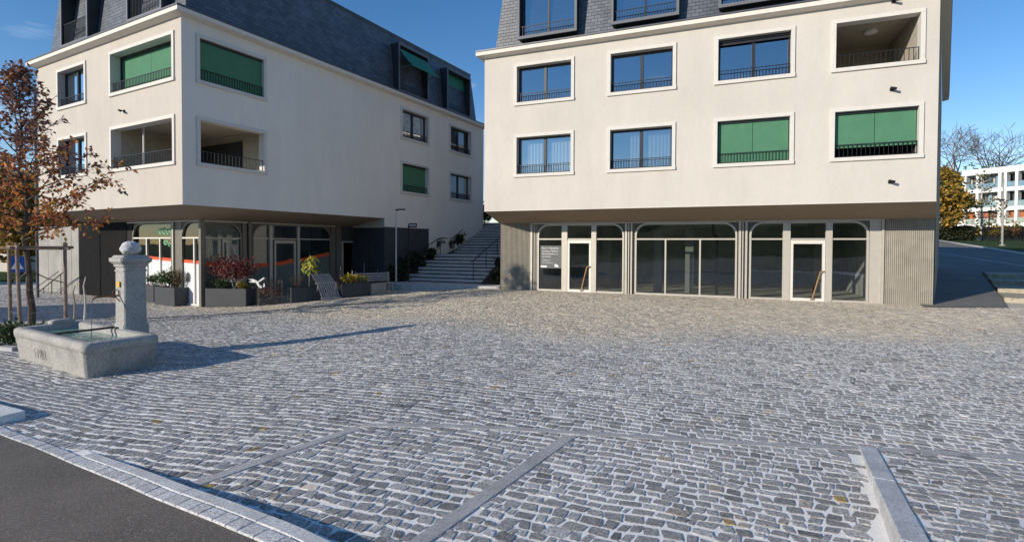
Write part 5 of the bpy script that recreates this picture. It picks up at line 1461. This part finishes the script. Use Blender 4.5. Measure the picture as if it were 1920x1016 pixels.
# bench behind the cabinet
bn = V3(-6.15, 22.9, -.22); fn_ = Fr(bn, (.75, .66, 0), (.66, -.75, 0))
BN = thing('slatted_bench', bn, 'long weathered slatted bench behind the grey cabinet', 'bench')
for i in range(4): MB().box(fn_, -.75, .95, -.3 - .012 * i, -.27 - .012 * i, .3 + .1 * i, .37 + .1 * i).build('back_slat', M['woodgrey'], BN)
for i in range(4): MB().box(fn_, -.75, .95, -.22 + .11 * i, -.13 + .11 * i, .2, .235).build('seat_slat', M['woodgrey'], BN)
for s in (-.65, .85): MB().box(fn_, s - .03, s + .03, -.32, -.24, -.24, .7).build('leg', M['woodgrey'], BN); MB().box(fn_, s - .03, s + .03, .12, .18, -.24, .2).build('leg', M['woodgrey'], BN)
for k, (p_, h, lab) in enumerate(((f4.p(.1, -.35, .3), .75, 'thin plant cane left of the yellow flowers'), (f4.p(.75, -.3, .3), .5, 'thin plant cane among the yellow flowers'), (f4.p(1.15, -.3, .3), .85, 'tall thin plant cane at the right end of the yellow flower planter'), (cf.p(.9, -.4, .3), .55, 'forked dry stick behind the cabinet'))):
    tag(MB().tube(p_, np.array(p_) + [.02, 0, h], .012, .008, 6).build('plant_cane', M['wood'], org=p_), lab, 'cane')

# ------------------------------------------------------------------ far left: house and yellow tree
FH = thing('house', (-52, 52, -.7), 'distant white house with a brown roof behind the oak', 'house')
fh = Fr((-52, 50, 0), (.93, -.36, 0), (-.36, -.93, 0))
MB().box(fh, -14, 5.5, -10, 0, -.8, 3.6).build('wall', M['plaster_l'], FH)
mb = MB(); mb.loft([[fh.p(-14.6, .7, 3.5), fh.p(-14.6, -5, 8.4), fh.p(-14.6, -10.7, 3.5)], [fh.p(6, .7, 3.5), fh.p(6, -5, 8.4), fh.p(6, -10.7, 3.5)]]); mb.build('roof', M['rooftile'], FH)
for s in (-10, -6, -2, 2.5):
    w_ = MB().box(fh, s - .6, s + .6, .002, .05, 1, 2.4).build('window', M['trim'], FH); MB().box(fh, s - .5, s + .5, .052, .06, 1.1, 2.3).build('pane', M['sash'], w_)
# low white garden wall
gw = Fr((-33.5, 31.5, 0), (.88, -.47, 0), (-.47, -.88, 0))
tag(MB().box(gw, -8, 4.6, -.2, 0, -.8, 1.15).build('boundary_wall', M['plaster_l'], org=(-33, 31.5, -.7)), 'low white boundary wall behind the blue sign', 'wall')

def leafy_tree(name, pos, hgt, rad, nleaf, cols, seed, L, W, label, trunk='bark', group=None, cb=.25, pw=1.0, cat='tree'):
    r_ = random.Random(seed); pos = np.array(pos, float); t_ = thing(name, pos, label, cat, group)
    segs = []; cl = []
    top = pos + [r_.uniform(-.3, .3), 0, hgt * .93]; segs.append((pos + [0, 0, -.3], top, hgt * .018, hgt * .003))
    for k in range(26):
        f_ = r_.uniform(cb, .97); a = k * 2.4 + r_.uniform(-.4, .4); p = pos + (top - pos) * f_
        w_ = rad * (math.sin(PI * min(1, max(.0, (f_ - cb) / (1 - cb))) ** .7) * .85 + .2) ** pw * r_.uniform(.6, 1.1)
        q = p + np.array([math.cos(a) * w_, math.sin(a) * w_, w_ * r_.uniform(.1, .7)]); segs.append((p, q, hgt * .006, hgt * .0015))
        for m in range(4): cl.append(p + (q - p) * r_.uniform(.35, 1.05) + rdir(r_) * rad * .15)
    mb = MB(); tube_tree(mb, segs, 6); mb.build('trunk', M[trunk], t_, recalc=False)
    mb = MB()
    for i in range(nleaf):
        c = pick(r_, cl); p = c + rdir(r_) * rad * .3 * r_.random() ** .6
        mb.leaf(p, rdir(r_), rdir(r_), L * r_.uniform(.6, 1.3), W * r_.uniform(.7, 1.3), jitcol(r_, pick(r_, cols), .35))
    mb.build('crown', M['leaf'], t_, recalc=False); return t_
YEL = [(.34, .2, .03), (.28, .17, .03), (.2, .15, .03), (.16, .12, .03)]
leafy_tree('yellow_tree', (-38, 40, -.7), 8.2, 3.6, 2600, YEL, 201, .5, .2, 'golden autumn tree behind the oak, in front of the brown roof')
leafy_tree('yellow_tree', (-45, 42, -.7), 7.4, 3.6, 2200, YEL, 202, .5, .2, 'golden autumn tree at the far left behind the oak')

# ------------------------------------------------------------------ far right: trees, fence, lamp, white block
BZ = 2.75
leafy_tree('birch_tree', (50.6, 62, BZ), 8.6, 2.7, 4200, [(.55, .33, .05), (.38, .22, .03), (.3, .19, .03), (.24, .17, .04), (.16, .14, .04)], 211, .42, .16, 'golden birch with pale trunk nearest the corner of the right house', 'barkpale', 'birches in front of the white block', .12)
leafy_tree('birch_tree', (53.4, 64, BZ), 9.2, 2.6, 3300, [(.5, .3, .05), (.34, .2, .03), (.27, .19, .04), (.18, .16, .05)], 212, .42, .16, 'golden birch between the corner birch and the thin green ones', 'barkpale', 'birches in front of the white block', .12)
leafy_tree('birch_tree', (56.8, 62.5, BZ), 8.6, 2.0, 300, [(.14, .15, .06), (.18, .16, .06), (.1, .11, .05)], 213, .36, .12, 'thin greenish birch with a white trunk in front of the white block', 'barkpale', 'birches in front of the white block', .1)
leafy_tree('birch_tree', (59.6, 63, BZ), 5.2, 1.5, 110, [(.12, .13, .06), (.2, .15, .06), (.3, .14, .05)], 214, .36, .12, 'sparse thin birch right of the other birches', 'barkpale', 'birches in front of the white block', .1)
def bare_tree(pos, hgt, spread, seed, label, lev=6, leaf=0):
    r_ = random.Random(seed); pos = np.array(pos, float); t_ = thing('bare_tree', pos, label, 'tree', 'bare trees beyond the white block'); segs = []; tips = []
    def br(p, d_, L, r0, k):
        q = p + d_ * L; segs.append((p, q, r0, r0 * .72))
        if k == 0: tips.append(q); return
        for i in range(2 if r_.random() < .45 else 3):
            dd = d_ * .95 + rdir(r_) * spread * np.array([1.5, 1.2, .8]); dd[2] += .04; dd /= np.linalg.norm(dd); br(q, dd, L * r_.uniform(.66, .9), r0 * .62, k - 1)
    br(pos + [0, 0, -.3], np.array([0, 0, 1.0]), hgt * .32, hgt * .024, lev)
    mb = MB()
    for p0, p1, a, b in segs: mb.tube(p0, p1, max(a, .028), max(b, .022), 5 if a > .08 else 3, cap=False)
    mb.build('trunk', M['barkgrey'], t_, recalc=False)
    if leaf:
        mb = MB()
        for i in range(leaf):
            p = pos + np.array([r_.gauss(1.5, 2.2), r_.gauss(0, 2), hgt * .62 + r_.gauss(0, 2.0)]); mb.leaf(p, rdir(r_), rdir(r_), .5, .18, jitcol(r_, (.1, .13, .03), .4))
        mb.build('ivy', M['leaf'], t_, recalc=False)
bare_tree((84, 95, 3), 17.5, .7, 5, 'large bare spreading tree with an ivy patch rising behind the white block', 7, 500)
bare_tree((96, 100, 3), 18, .6, 9, 'smaller bare tree at the right edge behind the white block', 6)
# hedge and fence
mb = MB(); r_ = random.Random(71)
for i in range(5200):
    u = r_.random(); p = V3(48.6 + 6.0 * u, 61.2 + r_.uniform(-.5, .5), BZ + 1.55 * r_.random() ** .8)
    mb.leaf(p, rdir(r_), rdir(r_), r_.uniform(.18, .4), .12, jitcol(r_, pick(r_, [(.02, .03, .015), (.03, .04, .018), (.045, .04, .02)]), .4))
tag(mb.build('hedge', M['leaf'], org=(53, 61, BZ), recalc=False), 'dark clipped hedge along the road below the golden birches', 'hedge')
FN = thing('metal_fence', (62, 62, BZ), 'black metal bar fence along the road in front of the white block', 'fence')
fx = rotfr(56.4, 62, 0)
mb = MB(); n = 88
for i in range(n): mb.box(fx, i * .14, i * .14 + .035, -.02, .02, BZ + .05, BZ + 1.55)
o = mb.build('bar', M['iron'], FN)
MB().box(fx, -.05, n * .14, -.025, .025, BZ + 1.42, BZ + 1.47).build('rail', M['iron'], FN); MB().box(fx, -.05, n * .14, -.025, .025, BZ + .15, BZ + .2).build('rail', M['iron'], FN)
for i in range(6): MB().box(fx, i * 2.4 - .04, i * 2.4 + .04, -.04, .04, BZ - .2, BZ + 1.65).build('post', M['iron'], FN)
for k, (x_, y_, cols, lab, rd, hh) in enumerate(((59.5, 64.2, [(.5, .3, .03), (.3, .22, .04)], 'yellow shrub behind the metal fence, left one', 1.6, 2.2), (63.8, 64.6, [(.4, .3, .05), (.12, .18, .04)], 'yellow shrub behind the metal fence, right one', 1.8, 2.2), (61.6, 63.6, [(.35, .13, .04), (.2, .16, .05)], 'rusty orange shrub behind the metal fence', 1.3, 1.7))):
    shrub('shrub', (x_, y_, BZ), rd, hh, 40, 700, cols, 300 + k, L=.3, W=.1, label=lab, base_r=.7)
lq = V3(47.6, 50.2, 2.05)
L2_ = thing('street_lamp', lq, 'tall grey street lamp with a short flat arm in front of the white block', 'lamp')
MB().tube(lq, lq + [0, 0, 6.5], .085, .06, 12).build('pole', M['concrete'], L2_)
mb = MB(); fl_ = rotfr(lq[0], lq[1], R(15)); mb.box(fl_, -.85, .1, -.09, .09, 6.45, 6.56); mb.build('lamp_head', M['iron'], L2_)
MB().tube(lq - [0, 0, .1], lq + [0, 0, .12], .28, .22, 14).build('base', M['concrete'], L2_)
sq_ = V3(55.3, 60, 2.65); S2 = thing('street_lamp', sq_, 'dark slim lamp post standing by the metal fence, left of the tall grey lamp', 'lamp')
MB().tube(sq_, sq_ + [0, 0, 3.4], .06, .05, 8).build('pole', M['iron'], S2); mb = MB(); mb.box(rotfr(sq_[0], sq_[1], 0), -.1, .5, -.1, .1, 3.4 + 2.5, 3.55 + 2.6); mb.build('lamp_head', M['iron'], S2)
# white block
WB = thing('white_block', (78, 79, 3), 'white flat roofed apartment block with deep balconies on the far right', 'building')
fw2 = Fr((73.7, 85, 0), (.413, -.911, 0), (-.911, -.413, 0))
ZS = [(13.45, 14.35), (10.55, 11.15), (7.6, 8.2), (5.1, 5.6)]
for z0_, z1_ in ZS: MB().box(fw2, 0, 20, -1.2, .0, z0_, z1_).build('balcony_slab', M['white'], WB)
for s0_, s1_ in ((.0, .62), (1.9, 2.25), (4.7, 5.1), (5.4, 5.75), (6.75, 7.1), (9.5, 9.9), (12.5, 12.9), (15.5, 15.9)):
    for (zt_, _), (_, zb_) in zip(ZS[:-1], ZS[1:]): MB().box(fw2, s0_, s1_, -1.15, -.02, zb_ + .002, zt_ - .002).build('pillar', M['white'], WB)
MB().box(fw2, .05, 20, -9, -1.6, 2.5, 14.3).build('wall', M['room'], WB)
r_ = random.Random(12)
for (zt_, _), (_, zb_) in zip(ZS[:-1], ZS[1:]):
    for s in np.arange(.8, 17, 1.45):
        w_ = MB().box(fw2, s, s + 1.2, -1.6 + .003, -1.56, zb_ + .1, zt_ - .25).build('window', M['sash'], WB)
        MB().box(fw2, s + .08, s + 1.12, -1.558, -1.54, zb_ + .2, zt_ - .35).build('pane', M[r_.choice(['curtain', 'glass_dim', 'glass_dim', 'sash', 'glass_up'])], w_)
    MB().box(fw2, .7, 17, -.12, -.09, zb_ + .02, zb_ + .85).build('balustrade', M['glass_up'], WB)
for a, b in ((.65, 1.88), (2.3, 4.65), (5.8, 6.7), (7.15, 9.45)): MB().box(fw2, a, b, -1.1, -.9, 5.62, 7.55).build('infill_panel', M['orange'], WB)
MB().prism(Fr(fw2.o, fw2.en, -fw2.ex), [(0, 4.9), (1.6, 4.1), (1.6, 3.9), (0, 4.7)], -1.2, -12).build('awning', M['awning'], WB)

# unseen block added left of the view to cast shade behind the trough
KO = thing('shade_block', (-30, 11, -.4), 'added flat roofed block out of view, placed to shade the square', 'building')
kf = Fr((-24.6, 8.6, 0), (.5, -.866, 0), (.866, .5, 0))
MB().box(kf, -5.6, 0, -9, 0, -.6, 4.3).build('wall', M['plaster_l'], KO); MB().box(kf, -5.9, .3, -9.3, .3, 4.302, 4.55).build('roof', M['zinc'], KO, bevel=.02)
w_ = MB().box(kf, -4.4, -2.6, .002, .05, .7, 2.2).build('window', M['trim'], KO); MB().box(kf, -4.3, -2.7, .052, .06, .8, 2.1).build('pane', M['glass_up'], w_)
d_ = MB().box(kf, -1.7, -.7, .002, .05, -.35, 1.75).build('door', M['sash'], KO); MB().tube(kf.p(-.8, .06, .65), kf.p(-.8, .1, .65), .03).build('handle', M['steel'], d_)

shrub('shrub', f2.p(.6, -.3, .2), .4, .42, 18, 260, GREEN, 401, L=.1, W=.03, label='low green leaves under the left side of the red maple', cat='plant')
shrub('shrub', f3.p(1.1, -.25, .22), .28, .4, 16, 200, [(.1, .09, .06), (.14, .1, .07)], 402, L=.07, W=.012, label='brown dry herb at the right end of the heather planter', cat='plant')
shrub('flowering_plant', f4.p(1.0, -.25, .3), .35, .4, 20, 260, [(.36, .34, .05), (.14, .2, .06), (.5, .36, .05)], 403, L=.08, W=.03, label='paler yellow green flowering plant at the cabinet end of the planter', cat='plant')

for k, (s_, d_, rd, hh, lab) in enumerate(((-1.0, .1, .75, .9, 'spreading dark shrub at the foot of the street lamp by the steps'), (-.5, -1.4, .6, .95, 'leafy dark shrub hanging over the left ends of the lower steps'), (-.9, -3.6, .7, 1.0, 'leafy shrub on the bank above the curled handrail end'), (-.35, -5.6, .5, .9, 'dark shrub leaning over the left end of the upper flight'), (-.3, -8.5, .55, 1.1, 'dense dark shrub near the head of the long handrail'))):
    shrub('shrub', bankpt(s_, d_), rd, hh, 28, 950, DARKG + [(.07, .085, .03), (.1, .1, .04)], 420 + k, L=.17, W=.06, label=lab, group='shrubs on the banks beside the steps')
